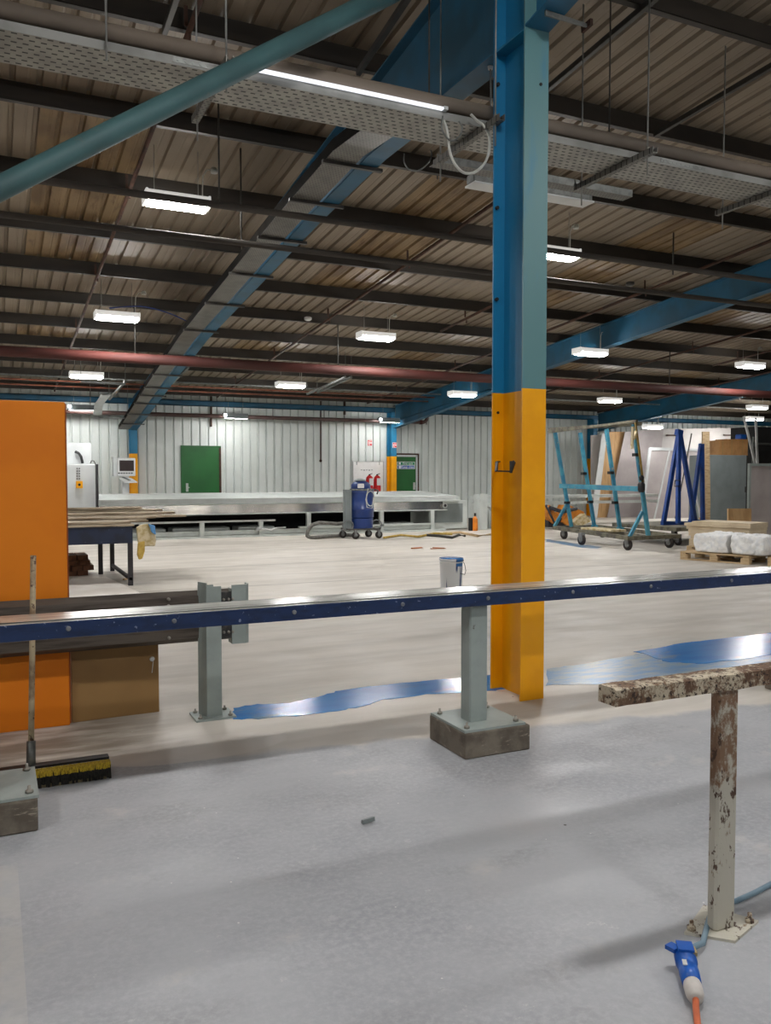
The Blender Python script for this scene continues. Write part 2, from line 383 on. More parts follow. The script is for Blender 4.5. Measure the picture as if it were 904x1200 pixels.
# yellow band ends a little higher on the front flange
isect(MB(), XC, YC, YC+.36, 0, 2.0).build('yellow_shaft', MT['yellow'], col)
m, b = newmat('column_blue_faces', .4); v, X, Y, Z = coords()
dul = Y.lt(-.165)*noise(v, 3, (2,2,.5)).smooth(.15,.5)
setc(b, mix(dul, (24,114,158), (84,124,128))); MT['col_blue'] = m
sh = isect(MB(), XC, YC, YC+.36, 2.0, 5.2)
sh.build('blue_shaft', MT['col_blue'], col)
q = MB()
for z in (4.22, 3.3):
    pass
q.prism([(XC-.09,YC+.012,4.215),(XC-.09,YC+.348,4.215),(XC+.09,YC+.348,4.215),(XC+.09,YC+.012,4.215)], (0,0,.012))
q.build('stiffener', MT['blue'], col)
bl = MB()
for (dy, z) in ((.36-.07,4.02),(.36-.07,2.62),(.36-.06,3.22)): bl.lathe((XC-.07,YC+.348,z), [(.012,-.02),(.012,0)], 8, 'y')
bl.lathe((XC+.03,YC-.006,3.9), [(.01,0),(.01,.01)], 8, 'y'); bl.lathe((XC-.05,YC+.34,1.87), [(.009,0),(.009,.01)], 8, 'y')
bl.build('bolt', MT['dark'], col)
def haunchpoly(pts, top, x): return [(x, y, z) for y, z in pts] + [(x, y, top(y)) for y, z in reversed(pts)]
def rafter(label, f, pts, mat_, gap=0.):
    # f(Y) gives X; pts = soffit profile (Y, z)
    y0, y1 = pts[0][0], pts[-1][0]
    o = thing('roof_rafter', label, 'beam', (f(y0), y0, pts[0][1]))
    web = MB(); so = MB(); top = lambda y: zp(y)-.001-gap
    vs = []
    N = len(pts)
    for y, z in pts:
        for dx in (-.006, .006): vs += [(f(y)+dx, y, z+.012), (f(y)+dx, y, top(y)-.012)]
    fs = []
    for i in range(N-1):
        a = 4*i; fs += [(a,a+4,a+5,a+1),(a+2,a+3,a+7,a+6)]
    web.add(vs, fs); web.build('web', mat_, o)
    for nm, zf, sg in (('bottom_flange', lambda y, z: z, 1), ('top_flange', lambda y, z: top(y)-.014, 1)):
        q = MB(); vs = []
        for y, z in pts:
            zz = zf(y, z)
            vs += [(f(y)-.09,y,zz),(f(y)+.09,y,zz),(f(y)+.09,y,zz+.013),(f(y)-.09,y,zz+.013)]
        fs = [(0,1,2,3),(4*N-1,4*N-2,4*N-3,4*N-4)]
        for i in range(N-1):
            a = 4*i
            for k in range(4): fs.append((a+k, a+4+k, a+4+(k+1)%4, a+(k+1)%4))
        q.add(vs, fs).build(nm, mat_, o)
    # line of the original section above the haunch cutting
    q = MB()
    for (ya, yb) in ((max(y0, pts[-3][0]), y1),):
        for s in (-1, 1):
            q.bar((f(ya)+s*.045, ya, top(ya)-.5), (f(yb)+s*.045, yb, top(yb)-.48), .08, .012)
    q.build('haunch_flange', mat_, o)
    return o
def fx(x0, a=.022): return lambda y: x0+a*(y-4.6)
rafter('blue roof rafter running from the near column to the back wall beside the mesh tray', fx(XC), [(YC+.36,4.23),(7.,4.30),(8.8,4.22),(14.5,3.82),(17.2,3.52),(20.,3.18),(22.4,2.88),(24.0,2.70)], MT['blue_beam'], .12)
rafter('blue roof rafter ending above the column beside the fire exit door', fx(11.1), [(-6.,5.2),(9.6,4.37),(15.9,3.82),(17.4,3.6),(19.9,3.33),(23.9,2.93)], MT['blue_beam'])
rafter('blue roof rafter furthest right, above the teal trolley and leaning boards', fx(19.1), [(-6.,5.2),(9.6,4.35),(15.9,3.82),(17.9,3.62),(20.,3.42),(23.9,3.0)], MT['blue_beam'])
rafter('blue roof rafter going out overhead towards the camera from the near column', lambda y: XC, [(-6.,5.3),(1.,4.75),(3.,4.5),(YC,4.23)], MT['blue_beam'])
c = thing('purlin_cleat', 'pale steel cleat plate fixed beside the top of the near column', 'bracket', (3.3,4.3,4.2))
a = PY(640,11,4.3); bb = PY(690,28,4.3)
MB().prism([a, a+Vector((0,0,-.035)), bb+Vector((0,0,-.02)), bb+Vector((0,0,.0))], (0,.012,0)).build('plate', MT['galv'], c)
MB().bar(bb+Vector((0,-.03,0)), bb+Vector((0,.06,-.01)), .02, .04).build('angle', MT['rust'], c)
wc = []
for i, (x, lab) in enumerate(((11.54,'far column with a fire sign, blue over yellow, beside the fire exit door'),
                              (3.573,'far column behind the machine monitor, blue over yellow'),
                              (19.5,'far column behind the teal trolley, blue over yellow'))):
    o = thing('wall_column', lab, 'column', (x,YW-.4,0), 'columns along the back wall')
    isect(MB(), x, YW-.38, YW-.03, 0, 2.05).build('yellow_shaft', MT['yellow'], o)
    isect(MB(), x, YW-.38, YW-.03, 2.05, 3.44).build('blue_shaft', MT['blue'], o)
    MB().box((x-.13,YW-.43,0),(x+.13,YW-.02,.012)).build('base_plate', MT['yellow'], o)
# extinguisher sign on the middle one (a small white and red plate)
def fire_sign(x, y, z, w, h, label):
    o = thing('fire_sign', label, 'sign', (x,y,z))
    MB().box((x-w/2,y-.004,z-h/2),(x+w/2,y,z+h/2)).build('plate', MT['sign_white'], o)
    q = MB()
    q.box((x-w*.42,y-.006,z-h*.44),(x-w*.08,y-.0042,z+h*.44))
    q.box((x+.0,y-.006,z-h*.44),(x+w*.42,y-.0042,z-h*.1)).box((x+.0,y-.006,z+h*.1),(x+w*.42,y-.0042,z+h*.44)).build('red_field', MT['sign_red'], o)
    q = MB().box((x-w*.31,y-.008,z-h*.32),(x-w*.2,y-.0062,z+h*.26)); q.build('pictogram', MT['sign_white'], o); q = MB()
    q.prism([(x+w*.08,y-.008,z+h*.36),(x+w*.22,y-.008,z+h*.16),(x+w*.34,y-.008,z+h*.36)], (0,.0015,0)).build('pictogram', MT['sign_white'], o)
p = PY(433.5,519,24.38); fire_sign(p.x, 24.38, p.z, .17, .2, 'red and white fire equipment sign on the white back wall')
p = PY(459,521.5,24.01); fire_sign(11.56, 24.015, p.z, .15, .17, 'small white and red sign on the blue part of a far column')
# ------------------------------------------------------------------ doors
def door(n, xa, xb, ztop, frame, handle_side):
    o = struct(MB().box((xa,YW-.03,0),(xb,YW-.005,ztop)).build('door_%d' % n, MT['green']))
    fr = MB(); t = .05
    fr.box((xa-t,YW-.05,0),(xa,YW-.0,ztop+t)).box((xb,YW-.05,0),(xb+t,YW-.0,ztop+t)).box((xa,YW-.05,ztop),(xb,YW,ztop+t))
    fr.build('door_frame', frame, o)
    hx = xa+.12 if handle_side < 0 else xb-.12
    MB().box((hx-.035,YW-.04,.98),(hx+.035,YW-.03,1.22)).bar((hx-.03,YW-.07,1.1),(hx+.06,YW-.07,1.1),.03,.02).build('handle', MT['alu'], o)
    return o
a = PY(214,524,24.37); bb = PY(257,524,24.37)
d1 = door(1, a.x, bb.x, a.z, MT['green'], -1)
MB().box((bb.x-.01,YW-.06,.0),(bb.x+.05,YW-.045,a.z)).build('hinge_strip', MT['rust'], d1)
a = PY(465,533,24.37); bb = PY(492,533,24.37)
d2 = door(2, a.x, bb.x-.08, a.z, MT['rust'], 1)
q = MB(); xs0, xs1, zz = a.x, bb.x-.08, a.z
q.box((xs1-.06,YW-.045,0),(xs1,YW-.031,zz)).box((xs0,YW-.045,zz-.06),(xs1,YW-.031,zz)).box((xs0+.06,YW-.045,.82),(xs1,YW-.031,.86)).build('inner_trim', MT['cream'], d2)
# push-bar door sign with writing
pa = PY(466,541,24.33); pb = PY(487,549.5,24.33); sw = pb.x-pa.x; shh = pa.z-pb.z
MB().box((pa.x,YW-.04,pb.z),(pb.x,YW-.032,pa.z)).build('sign_plate', MT['sign_white'], d2)
MB().box((pa.x+.02,YW-.044,pb.z+shh*.53),(pb.x-.02,YW-.0405,pa.z-.012)).build('sign_green', MT['sign_green'], d2)
MB().box((pa.x+.02,YW-.044,pb.z+.012),(pb.x-.02,YW-.0405,pb.z+shh*.47)).build('sign_blue', MT['sign_blue'], d2)
def text(s, loc, size, mat_, parent, name, rot=(pi/2,0,0)):
    cu = bpy.data.curves.new(name, 'FONT'); cu.body = s; cu.size = size; cu.align_x = 'CENTER'; cu.align_y = 'CENTER'; cu.extrude = .001
    t = bpy.data.objects.new(name, cu); C.objects.link(t)
    org = Vector((0,0,0)); p = parent
    while p is not None: org += p.location; p = p.parent
    t.location = Vector(loc)-org; t.rotation_euler = rot; t.parent = parent; t.data.materials.append(mat_); return t
text('Fire exit', (pa.x+sw*.6,YW-.046,pb.z+shh*.74), .11, MT['sign_white'], d2, 'sign_lettering')
text('Keep clear', (pa.x+sw*.6,YW-.046,pb.z+shh*.26), .11, MT['sign_white'], d2, 'sign_lettering')
q = MB().lathe((pa.x+.1,YW-.047,pb.z+shh*.26), [(.045,0),(.045,.002)], 16, 'y'); q.box((pa.x+.06,YW-.047,pb.z+shh*.6),(pa.x+.13,YW-.045,pb.z+shh*.9)).build('sign_symbol', MT['sign_white'], d2)
# whiteboard and extinguishers behind the vacuum
a = PY(415,541,24.3); bb = PY(450,568,24.3)
wbd = thing('whiteboard', 'white notice board on the back wall left of the far column', 'board', ((a.x+bb.x)/2,24.36,bb.z))
MB().cbox((a.x,24.35,bb.z-.3),(bb.x,24.38,a.z),.006).build('panel', MT['sign_white'], wbd)
MB().box((a.x-.02,24.34,bb.z-.32),(a.x,24.385,a.z+.02)).box((bb.x,24.34,bb.z-.32),(bb.x+.02,24.385,a.z+.02)).box((a.x,24.34,a.z),(bb.x,24.385,a.z+.02)).build('frame', MT['alu'], wbd)
q = MB()
for k in range(5): q.box((a.x+.25+.09*k,24.347,a.z-.27-.01*(k%2)),(a.x+.31+.09*k,24.3495,a.z-.25))
q.box((a.x+.1,24.347,a.z-.1),(a.x+.13,24.3495,a.z+.0)).box((bb.x-.14,24.347,a.z-.1),(bb.x-.12,24.3495,a.z-.0)).build('marking', MT['grey'], wbd)
for k, (px, lab) in enumerate(((433,'left one of two red fire extinguishers behind the blue vacuum'),(442,'right one of two red fire extinguishers behind the blue vacuum'))):
    p = PY(px,575,22.9); e = thing('fire_extinguisher', lab, 'fire extinguisher', (p.x,22.9,.55), 'red fire extinguishers')
    MB().lathe((p.x,22.88,.63), [(.02,0),(.105,.0),(.11,.04),(.11,.68),(.095,.76),(.05,.81),(.03,.82)], 20).build('cylinder', MT['red'], e)
    MB().lathe((p.x,22.88,1.44), [(.03,0),(.03,.04)], 10).bar((p.x-.02,22.9,1.47),(p.x+.08,22.86,1.5),.025,.02).build('valve', MT['black'], e)
    MB().box((p.x-.06,22.755,1.15),(p.x+.06,22.768,1.36)).build('label_plate', MT['sign_white'], e)
st = thing('extinguisher_stand', 'red stand carrying two fire extinguishers behind the machine', 'stand', (PY(437.5,575,22.9).x,22.9,0))
p = PY(437.5,575,22.9)
MB().box((p.x-.26,22.78,.58),(p.x+.26,23.02,.62)).box((p.x-.26,23.02,.0),(p.x-.22,23.05,1.3)).box((p.x+.22,23.02,0),(p.x+.26,23.05,1.3)).box((p.x-.26,23.02,.55),(p.x+.26,23.05,1.1)).build('frame', MT['red'], st)
MB().box((p.x-.26,22.7,0),(p.x+.26,23.1,.04)).build('foot', MT['red'], st)
# ------------------------------------------------------------------ LED batten lights
def led(name='hanging_light'):
    L, W, H = .66, .28, .075
    q = MB().prism([(-L/2,-W/2,-.012),(-L/2,W/2,-.012),(-L/2,W/2,.05),(-L/2,W/2-.04,H),(-L/2,-W/2+.04,H),(-L/2,-W/2,.05)], (L,0,0))
    o = thing(name, 'x', 'light', (0,0,0), 'hanging LED lights')
    q.build('housing', MT['lamp_body'], o)
    q = MB().prism([(-L/2+.02,-W/2+.004,-.0125),(-L/2+.02,-W/2+.03,-.056),(-L/2+.02,-W/2+.07,-.068),(-L/2+.02,W/2-.07,-.068),(-L/2+.02,W/2-.03,-.056),(-L/2+.02,W/2-.004,-.0125)], (L-.04,0,0)); q.build('diffuser', MT['led'], o)
    for s in (-1, 1): MB().cbox((s*(L/2+.008)-.014,-W/2-.004,-.05),(s*(L/2+.008)+.014,W/2+.004,H*.95),.006).build('end_cap', MT['lamp_body'], o)
    for s in (-1, 1): MB().tube([(s*.24,0,H),(s*.24,0,.62)], .004, 6).build('suspension_wire', MT['wire'], o)
    q = MB().tube([(.3,.05,H),(.3,.05,.2),(.31,.06,.35),(.37,.1,.44),(.43,.12,.45)], .007, 6); q.lathe((.45,.12,.42), [(.04,0),(.045,.03),(.03,.06)], 10).build('power_cord', MT['cable_white'], o)
    return o
proto = led(); used = False
GX = {1.9:'leftmost', 6.55:'second from left', 11.46:'third from left', 16.25:'fourth from left', 22.2:'rightmost'}
def place_led(x, y, z, lab, group='hanging LED lights'):
    global used
    if not used: proto.location = (x,y,z); proto['label'] = lab; proto['group'] = group; used = True; return proto
    return dup(proto, (x,y,z), None, lab, group)
rows = [(9.5,4.45,'nearest row'),(14.42,4.05,'second row'),(19.4,3.63,'third row')]
LAB = {(1.9,9.5):'lit white LED light, largest one, hanging under the blue brace at left',
 (6.98,9.5):'lit LED light partly hidden by the big column, nearest on its right',
 (1.9,14.42):'lit LED light with a blue cable behind it, below and left of the largest light',
 (6.55,14.42):'lit LED light hanging midway between the blue rafter and big column, upper one',
 (11.46,14.42):'lit LED light in front of the blue rafter right of the big column',
 (16.25,14.42):'lit LED light at the right picture edge, upper of two',
 (1.9,19.4):'lit LED light above the orange panel, below the red pipe',
 (6.55,19.4):'lit LED light just below the red pipe, right of the mesh tray',
 (11.46,19.4):'lit LED light just left of the big column, in front of the sloping blue rafter',
 (16.25,19.4):'lit LED light above the near end of the teal trolley',
 (22.2,19.4):'lit LED light at the right picture edge, lower of two'}
for (x, y), lab in LAB.items():
    z = {9.5:4.46,14.42:4.04,19.4:3.62}[y]
    if (x, y) == (11.46,14.42): x, y, z = PY(692,413,13.6)
    if (x, y) == (11.46,19.4): x, y, z = PY(542,462,18.3)
    place_led(x, y, z, lab)
bl_ = place_led(*PY(765,500,21.6), 'lit LED light low over the pale panels, left of the blue racks')
for ch in bl_.children:
    if ch.name.startswith('diffuser'): ch.data = ch.data.copy(); ch.data.materials[0] = MT['led_wall']
place_led(24.1, 21.2, 3.42, 'lit LED light behind the white upright sticks, upper of two')
place_led(*PY(879,504,21.6), 'lit LED light beside the cardboard boxes, lowest of all')
for x in (-3., 1.9, 6.6, 11.4, 16.3):
    for y, z in ((1.7, 5.05), (-3.2, 5.45)):
        place_led(x, y, z, 'lit LED light behind the viewpoint in the near part of the roof', 'LED lights behind the viewpoint')
for y, z in ((9.5,4.46),(14.42,4.04),(19.4,3.62)):
    place_led(-3., y, z, 'lit LED light over the hidden left part of the hall', 'LED lights left of the view')
# wall lights: battens tilted towards the cladding, seen from behind
for (px, py, lab) in ((276,487,'unlit looking batten light turned to the wall above the green door'),(456,492,'batten light turned to the wall on the far column'),(96,477,'batten light turned to the wall above the orange panel')):
    p = PY(px, py, 23.35)
    o = thing('wall_batten_light', lab, 'light', p, 'batten lights turned to the wall')
    L = .7
    for y_, z_ in ((-.04,.03),):
        MB().prism([p+Vector((-L/2,-.09,-.09)), p+Vector((-L/2,-.06,.06)), p+Vector((-L/2,.07,.06)), p+Vector((-L/2,.09,.0)), p+Vector((-L/2,-.08,-.09))], (L,0,0)).build('housing', MT['grey'], o)
    MB().prism([p+Vector((-L/2+.03,-.07,-.0835)), p+Vector((-L/2+.03,.085,-.006)), p+Vector((-L/2+.03,.095,-.014)), p+Vector((-L/2+.03,-.064,-.092))], (L-.06,0,0)).build('diffuser', MT['led_wall'], o)
    MB().box(p+Vector((-L/2+.0,-.1,-.03)), p+Vector((-L/2+.07,-.088,.03))).build('indicator', MT['led_soft'], o)
    for s in (-.2, .22): MB().tube([p+Vector((s,0,.05)), p+Vector((s,0,.5))], .004, 6).build('suspension_wire', MT['wire'], o)
# ------------------------------------------------------------------ diagonal brace in the column line
def bracept(px, py): return PY(px, py, 4.65)
a = bracept(0, 220.5); bb = bracept(432, 5); d = (bb-a).normalized()
o = thing('diagonal_brace', 'thick dusty teal tube brace crossing the upper left of the hall', 'brace', a-d*4)
MB().tube([a-d*4.8, bb+d*.95], .0585, 24).build('tube', MT['brace'], o)
e = bb+d*.95
MB().box((e.x-.1,4.64,e.z-.12),(XC-.01,4.66,e.z+.12)).build('end_plate', MT['blue_dull'], o)
isc = thing('steel_column', 'left steel column at the foot of the diagonal brace', 'column', (-4.75,4.65,0))
isect(MB(), -4.75, 4.47, 4.83, 0, 2.0).build('yellow_shaft', MT['yellow'], isc)
isect(MB(), -4.75, 4.47, 4.83, 2.0, 5.0).build('blue_shaft', MT['blue'], isc)
# ------------------------------------------------------------------ main perforated cable tray with conduit
TZ, TY0, TY1 = 3.80, 4.97, 5.36
MT['tray_flange'] = mat('tray_flange', (146,146,142), (124,124,120), 3, .7, .1)
tr = thing('cable_tray', 'long perforated galvanised cable tray crossing the whole top of the hall', 'cable tray', (3,5.16,TZ))
MB().box((X0+6,TY0,TZ),(16,TY1,TZ+.003)).build('tray_bed', MT['perf'], tr)
MB().box((X0+6,TY0-.003,TZ),(16,TY0,TZ+.05)).box((X0+6,TY0,TZ+.047),(16,TY0+.015,TZ+.05)).build('side_flange', MT['tray_flange'], tr)
MB().box((X0+6,TY1,TZ),(16,TY1+.003,TZ+.05)).build('side_flange', MT['galv'], tr)
for k, x in enumerate((.98, 4.62)):
    q = MB().box((x,TY0-.006,TZ+.012),(x+.45,TY0-.0032,TZ+.042))
    for j in range(10): q.lathe((x+.03+j*.043,TY0-.009,TZ+.027), [(.007,0),(.007,.004)], 8, 'y')
    q.build('splice_plate', MT['galv'], tr)
tag(MB().tube([(X0+6,5.0,TZ+.115),(16,5.0,TZ+.115)], .05, 14).build('conduit_pipe', mat('dusty_conduit', (116,104,92), (96,86,76), 3, .7, st=(.3,1,1)), origin=(3,5.,TZ+.1)),
    'dusty grey pipe lying along the near edge of the long cable tray', 'pipe')
tb = thing('glow_strip', 'thin glowing strip along the near edge of the long cable tray', 'light', (2.2,4.95,TZ+.07))
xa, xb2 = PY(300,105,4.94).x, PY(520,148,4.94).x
MB().box((xa,4.935,TZ+.052),(xb2,4.965,TZ+.066)).build('strip_face', emis('strip_glow', (.9,.93,1.), .25), tb)  # emissive strip added for the bright line along the tray flange
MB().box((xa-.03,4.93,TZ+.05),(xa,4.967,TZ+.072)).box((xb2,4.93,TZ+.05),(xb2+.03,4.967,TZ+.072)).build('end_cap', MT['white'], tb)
# trapeze hangers
hang = []
for i, (px, py) in enumerate(((248,125),(548,178),(720,205),(890,240))):
    p = PY(px, py, 5.16); x = p.x
    lab = ['steel hanger under the cable tray crossed by the teal brace','steel hanger under the cable tray with looped white cable, left of the column','steel hanger under the cable tray right of the big column','steel hanger under the cable tray at the right picture edge'][i]
    h = thing('tray_hanger', lab, 'hanger', (x,5.16,TZ), 'cable tray hangers')
    q = MB(); q.box((x-.02,4.72,TZ-.045),(x+.02,5.62,TZ-.041)).box((x-.022,4.72,TZ-.045),(x-.018,5.62,TZ-.003)).box((x+.018,4.72,TZ-.045),(x+.022,5.62,TZ-.003)).build('channel', MT['perf_fine'], h)
    for yy in (4.8, 5.55): MB().tube([(x,yy,TZ-.18),(x,yy,zp(yy)+.02)], .006, 8).build('threaded_rod', MT['wire'], h)
    MB().lathe((x,4.8,TZ+.0), [(.014,0),(.014,.02)], 6).lathe((x,5.55,TZ), [(.014,0),(.014,.02)], 6).build('nut', MT['bolt'], h)
# extra rods
def rod(px, y0px, Y, lab, m=MT['wire'], r=.006, y1=None):
    a = PY(px, y0px, Y); top = Vector((a.x, Y, zp(Y)+.2)) if y1 is None else PY(px, y1, Y)
    return tag(MB().tube([a, top], r, 8).build('threaded_rod', m, origin=a), lab, 'rod', 'hanging rods')
rod(125, 72, 4.95, 'thin steel rod above the left end of the perforated tray')
rod(503, 138, 5.0, 'thin steel rod dropping to the tray left of the white cable loop', MT['rod'])
rod(714, 178, 5.2, 'thin dark rod right of the big column, hanging from a strut', MT['rod'])
rod(513, 210, 9.0, 'short black rod hanging below the tray left of the big column', MT['rod'], .009, 60)
rod(789, 322, 9.6, 'black rod with a clip hanging in front of the right roof panels', MT['rod'], .012)
rod(257, 237, 8.3, 'black rod just right of the largest light', MT['rod'], .009)
rod(283, 292, 9.25, 'short black rod below and right of the largest light', MT['rod'], .009)
rod(891, 122, 6.6, 'left one of two rods at the upper right edge', MT['rod'], .012)
rod(902, 122, 6.6, 'right one of two rods at the upper right edge', MT['rod'], .012)
# strut channels under the roof at the right and top
def strut(a, bpt, w, lab):
    o = MB().bar(a, bpt, w, .012).bar(Vector(a)+Vector((w/2,0,.02)), Vector(bpt)+Vector((w/2,0,.02)), .004, .045).bar(Vector(a)+Vector((-w/2,0,.02)), Vector(bpt)+Vector((-w/2,0,.02)), .004, .045).build('strut_channel', MT['rod'], origin=a)
    return tag(o, lab, 'strut', 'roof strut channels')
def onpl(px, py, off):    # point on the plane parallel to the roof
    d = ray(px, py); t = (5.65+off-EYE)/(d[2]+.085*d[1]); return Vector((d[0]*t, d[1]*t, EYE+d[2]*t))
strut(onpl(640,108,-.05), onpl(775,-5,-.05), .04, 'dark strut rail rising from behind the big column at upper right')
strut(onpl(768,160,-.05), onpl(930,65,-.05), .04, 'dark strut rail at the upper right edge')
strut(onpl(193,40,-.05), onpl(214,-20,-.05), .04, 'short dark strut rail at the top left')
strut(onpl(420,88,-.05), onpl(482,-5,-.05), .04, 'dark strut rail near the top, left of the blue rafter')
# second tray at the column: short channel with unlit fitting, white cable loop
a = PY(505,190,5.7); bb = PY(732,228,5.7)
o = thing('short_tray', 'short slotted channel below the long tray behind the big column', 'cable tray', a)
MB().box((a.x,5.6,a.z-.03),(bb.x,5.72,a.z-.026)).build('channel_bed', MT['perf_fine'], o); MB().box((a.x,5.596,a.z-.03),(bb.x,5.6,a.z+.025)).build('channel_side', MT['galv'], o)
a = PY(551,212,6.0); o = thing('unlit_batten', 'unlit white batten light left of the big column, below the tray', 'light', a)
MB().cbox((a.x,5.94,a.z-.02),(a.x+1.2,6.06,a.z+.055),.01).build('housing', MT['galv'], o); MB().box((a.x,5.92,a.z-.035),(a.x+1.2,6.08,a.z-.021)).build('diffuser', MT['white'], o)
Y5 = 4.9
def cl(pts, lab, m, r=.007, Y=Y5, nm='looped_cable'):
    P = [PY(x, y, Y) for x, y in pts]
    # smooth with Catmull-Rom
    Q = []
    for i in range(len(P)-1):
        p0, p1, p2, p3 = P[max(i-1,0)], P[i], P[i+1], P[min(i+2,len(P)-1)]
        for k in range(6):
            t = k/6; Q.append(.5*((2*p1)+(p2-p0)*t+(2*p0-5*p1+4*p2-p3)*t*t+(3*p1-p0-3*p2+p3)*t**3))
    Q.append(P[-1])
    return tag(MB().tube(Q, r, 8).build(nm, m, origin=P[0]), lab, 'cable')
cl([(520,141),(524,152),(526,165),(528,180),(534,193),(543,202),(553,203),(562,198),(570,188),(574,172),(573,158),(566,146),(560,142),(552,134)], 'thick white cable loop hanging below the tray left of the column', MT['cable_white'], .009)
cl([(519,136),(518,150),(523,160),(530,165),(538,160),(542,150),(538,142)], 'small grey cable loop inside the thick white loop', MT['galv'], .006, 4.88)
cl([(474,180),(474,190),(480,199),(490,200),(500,193),(506,183),(505,176)], 'thin grey cable loop under the tray, left of the white loop', MT['galv'], .005, 5.4)
cl([(484,106),(492,110),(500,120),(506,136),(508,150)], 'thin dark cable curving down onto the tray by the blue rafter', MT['rod'], .006, 5.4)
cl([(128,361),(165,359),(195,366),(212,373),(220,377)], 'thin blue cable running from a light to the mesh tray', MT['cable_navy'], .01, 14.3)
a = PY(575,78,5.0); h = thing('wire_hanger', 'bright hook and wire hanging beside the big column', 'hanger', a)
MB().tube([a, PY(576,150,5.)], .006, 8).build('wire', MT['wire'], h); MB().lathe(a+Vector((0,0,-.02)), [(.016,0),(.02,.03),(.01,.07)], 10).lathe(PY(576,148,5.), [(.012,0),(.012,.03)], 8).build('clamp', MT['alu'], h)
# ------------------------------------------------------------------ mesh tray along the first rafter
f1 = fx(XC)
pts = [(6.3,4.23),(7.,4.295),(8.8,4.215),(14.5,3.815),(17.2,3.515),(20.,3.175),(22.4,2.875),(23.8,2.7)]
o = thing('mesh_tray', 'grey fine mesh cable tray running down beside the first blue rafter', 'cable tray', (f1(6.3)-.3,6.3,4.27))
vs = []; N = len(pts)
for y, z in pts: vs += [(f1(y)-.42,y,z),(f1(y)-.13,y,z),(f1(y)-.13,y,z+.004),(f1(y)-.42,y,z+.004)]
fs = []
for i in range(N-1):
    for k in range(4): fs.append((4*i+k, 4*i+4+k, 4*i+4+(k+1)%4, 4*i+(k+1)%4))
MB().add(vs, fs).build('tray_bed', MT['perf_fine'], o)
for xo in (-.42, -.13):
    vs = []
    hh = .11 if xo < -.2 else .05
    for y, z in pts: vs += [(f1(y)+xo,y,z),(f1(y)+xo,y,z+hh)]
    MB().add(vs, [(2*i,2*i+2,2*i+3,2*i+1) for i in range(N-1)]).build('side_flange', MT['matte_black'], o)
def sof(y, P=pts):
    for i in range(len(P)-1):
        if P[i][0] <= y <= P[i+1][0]:
            t = (y-P[i][0])/(P[i+1][0]-P[i][0]); return P[i][1]+t*(P[i+1][1]-P[i][1])
for y in (7.2, 8.2, 9.4, 10.8, 12.3, 14.0, 15.8, 17.4, 18.6, 19.4, 20.3, 21.6, 22.9):
    z = sof(y)-.016
    MB().bar((f1(y)-.45,y,z),(f1(y)+.14,y,z),.04,.03).build('cross_bar', MT['rod'], o)
# purlin-fixed conduits
for (py, Y, lab) in ((205,8.3,'grey conduit under a purlin passing behind the largest light'),(251,9.25,'grey conduit under the purlin just below the largest light')):
    p = PY(0, py, Y)
    tag(MB().tube([(-5,Y,p.z),(24,Y,p.z)], .035, 12).build('conduit_pipe', MT['galv'] if False else mat('conduit_grey%d' % py, (74,69,64), (62,58,54), 3, .9, 0., st=(.3,1,1)), origin=(0,Y,p.z)), lab, 'pipe', 'roof conduits')
# sprinkler branch pipes running down the slope
def branch(x, ya, yb, lab):
    o = thing('sprinkler_pipe', lab, 'pipe', (x,ya,zp(ya)-.05), 'rusty sprinkler branch pipes')
    MB().tube([(x,ya,zp(ya)-.05),(x,yb,zp(yb)-.05)], .024, 10).build('pipe', MT['rust'], o)
    y = ya+.9
    while y < yb:
        z = zp(y)-.05
        MB().bar((x-.03,y,z+.02),(x-.03,y,z+.18),.03,.006).tube([(x,y,z-.035),(x,y,z-.09)], .012, 6).build('hanger_clip', MT['rust'], o); y += 3.28
for x, lab in ((-3.2,'out of sight on the left'),(1.5,'nearest the orange panel, passing left of the lights'),(5.72,'between the first blue rafter and the big column'),(10.3,'just left of the right blue rafter'),(14.7,'right of the right blue rafter'),(19.,'furthest right')):
    branch(x, 7.2 if x != 1.5 else 6.0, 23.3, 'thin rusty sprinkler pipe under the purlins, '+lab)
for (xa_, ya_, yb_) in ((8.2,13.0,14.9),(12.4,9.0,13.2),(16.7,11.,16.)):
    branch(xa_, ya_, yb_, 'short rusty sprinkler pipe near %s' % {8.2:'the big column, on its left',12.4:'the right blue rafter',16.7:'the far right lights'}[xa_])
# main red pipe and brown wall pipe
p0 = PY(0,411,15.2); tag(MB().tube([(X0+2,15.2,p0.z),(34,15.2,p0.z)], .09, 18).build('sprinkler_main', MT['pipe_red'], origin=(0,16.3,p0.z)), 'thick dark red sprinkler main pipe crossing the hall under the rafters', 'pipe')
for x in (2.3, 6.1, 14.5):
    tag(MB().tube([(x,15.2,p0.z+.08),(x,15.2,zp(15.2))], .012, 6).build('pipe_hanger', MT['rod'], origin=(x,15.2,p0.z)), {2.3:'dark hanger holding the red main pipe left of the first blue rafter',6.1:'dark hanger holding the red main pipe above the far light row',14.5:'dark hanger holding the red main pipe right of the big column'}[x], 'hanger', 'red pipe hangers')
Yp = 23.75
a = PY(85,493,Yp); e1 = PY(500,490.5,Yp)
zpipe = (PY(300,489,Yp).z)
Q = [(X0,Yp,zpipe)]+[(e1.x-.15,Yp,zpipe)]
for k in range(1, 7): t = k/6*pi/2; Q.append((e1.x-.15+.18*sin(t), Yp, zpipe+.18*(1-cos(t))))
Q.append((e1.x+.03,Yp,zpipe+.8))
o = thing('wall_pipe', 'dark brown glossy pipe along the back wall, turning up beside the fire exit', 'pipe', (3,Yp,zpipe))
MB().tube(Q, .057, 16).build('pipe', MT['pipe_brown'], o)
q = MB()
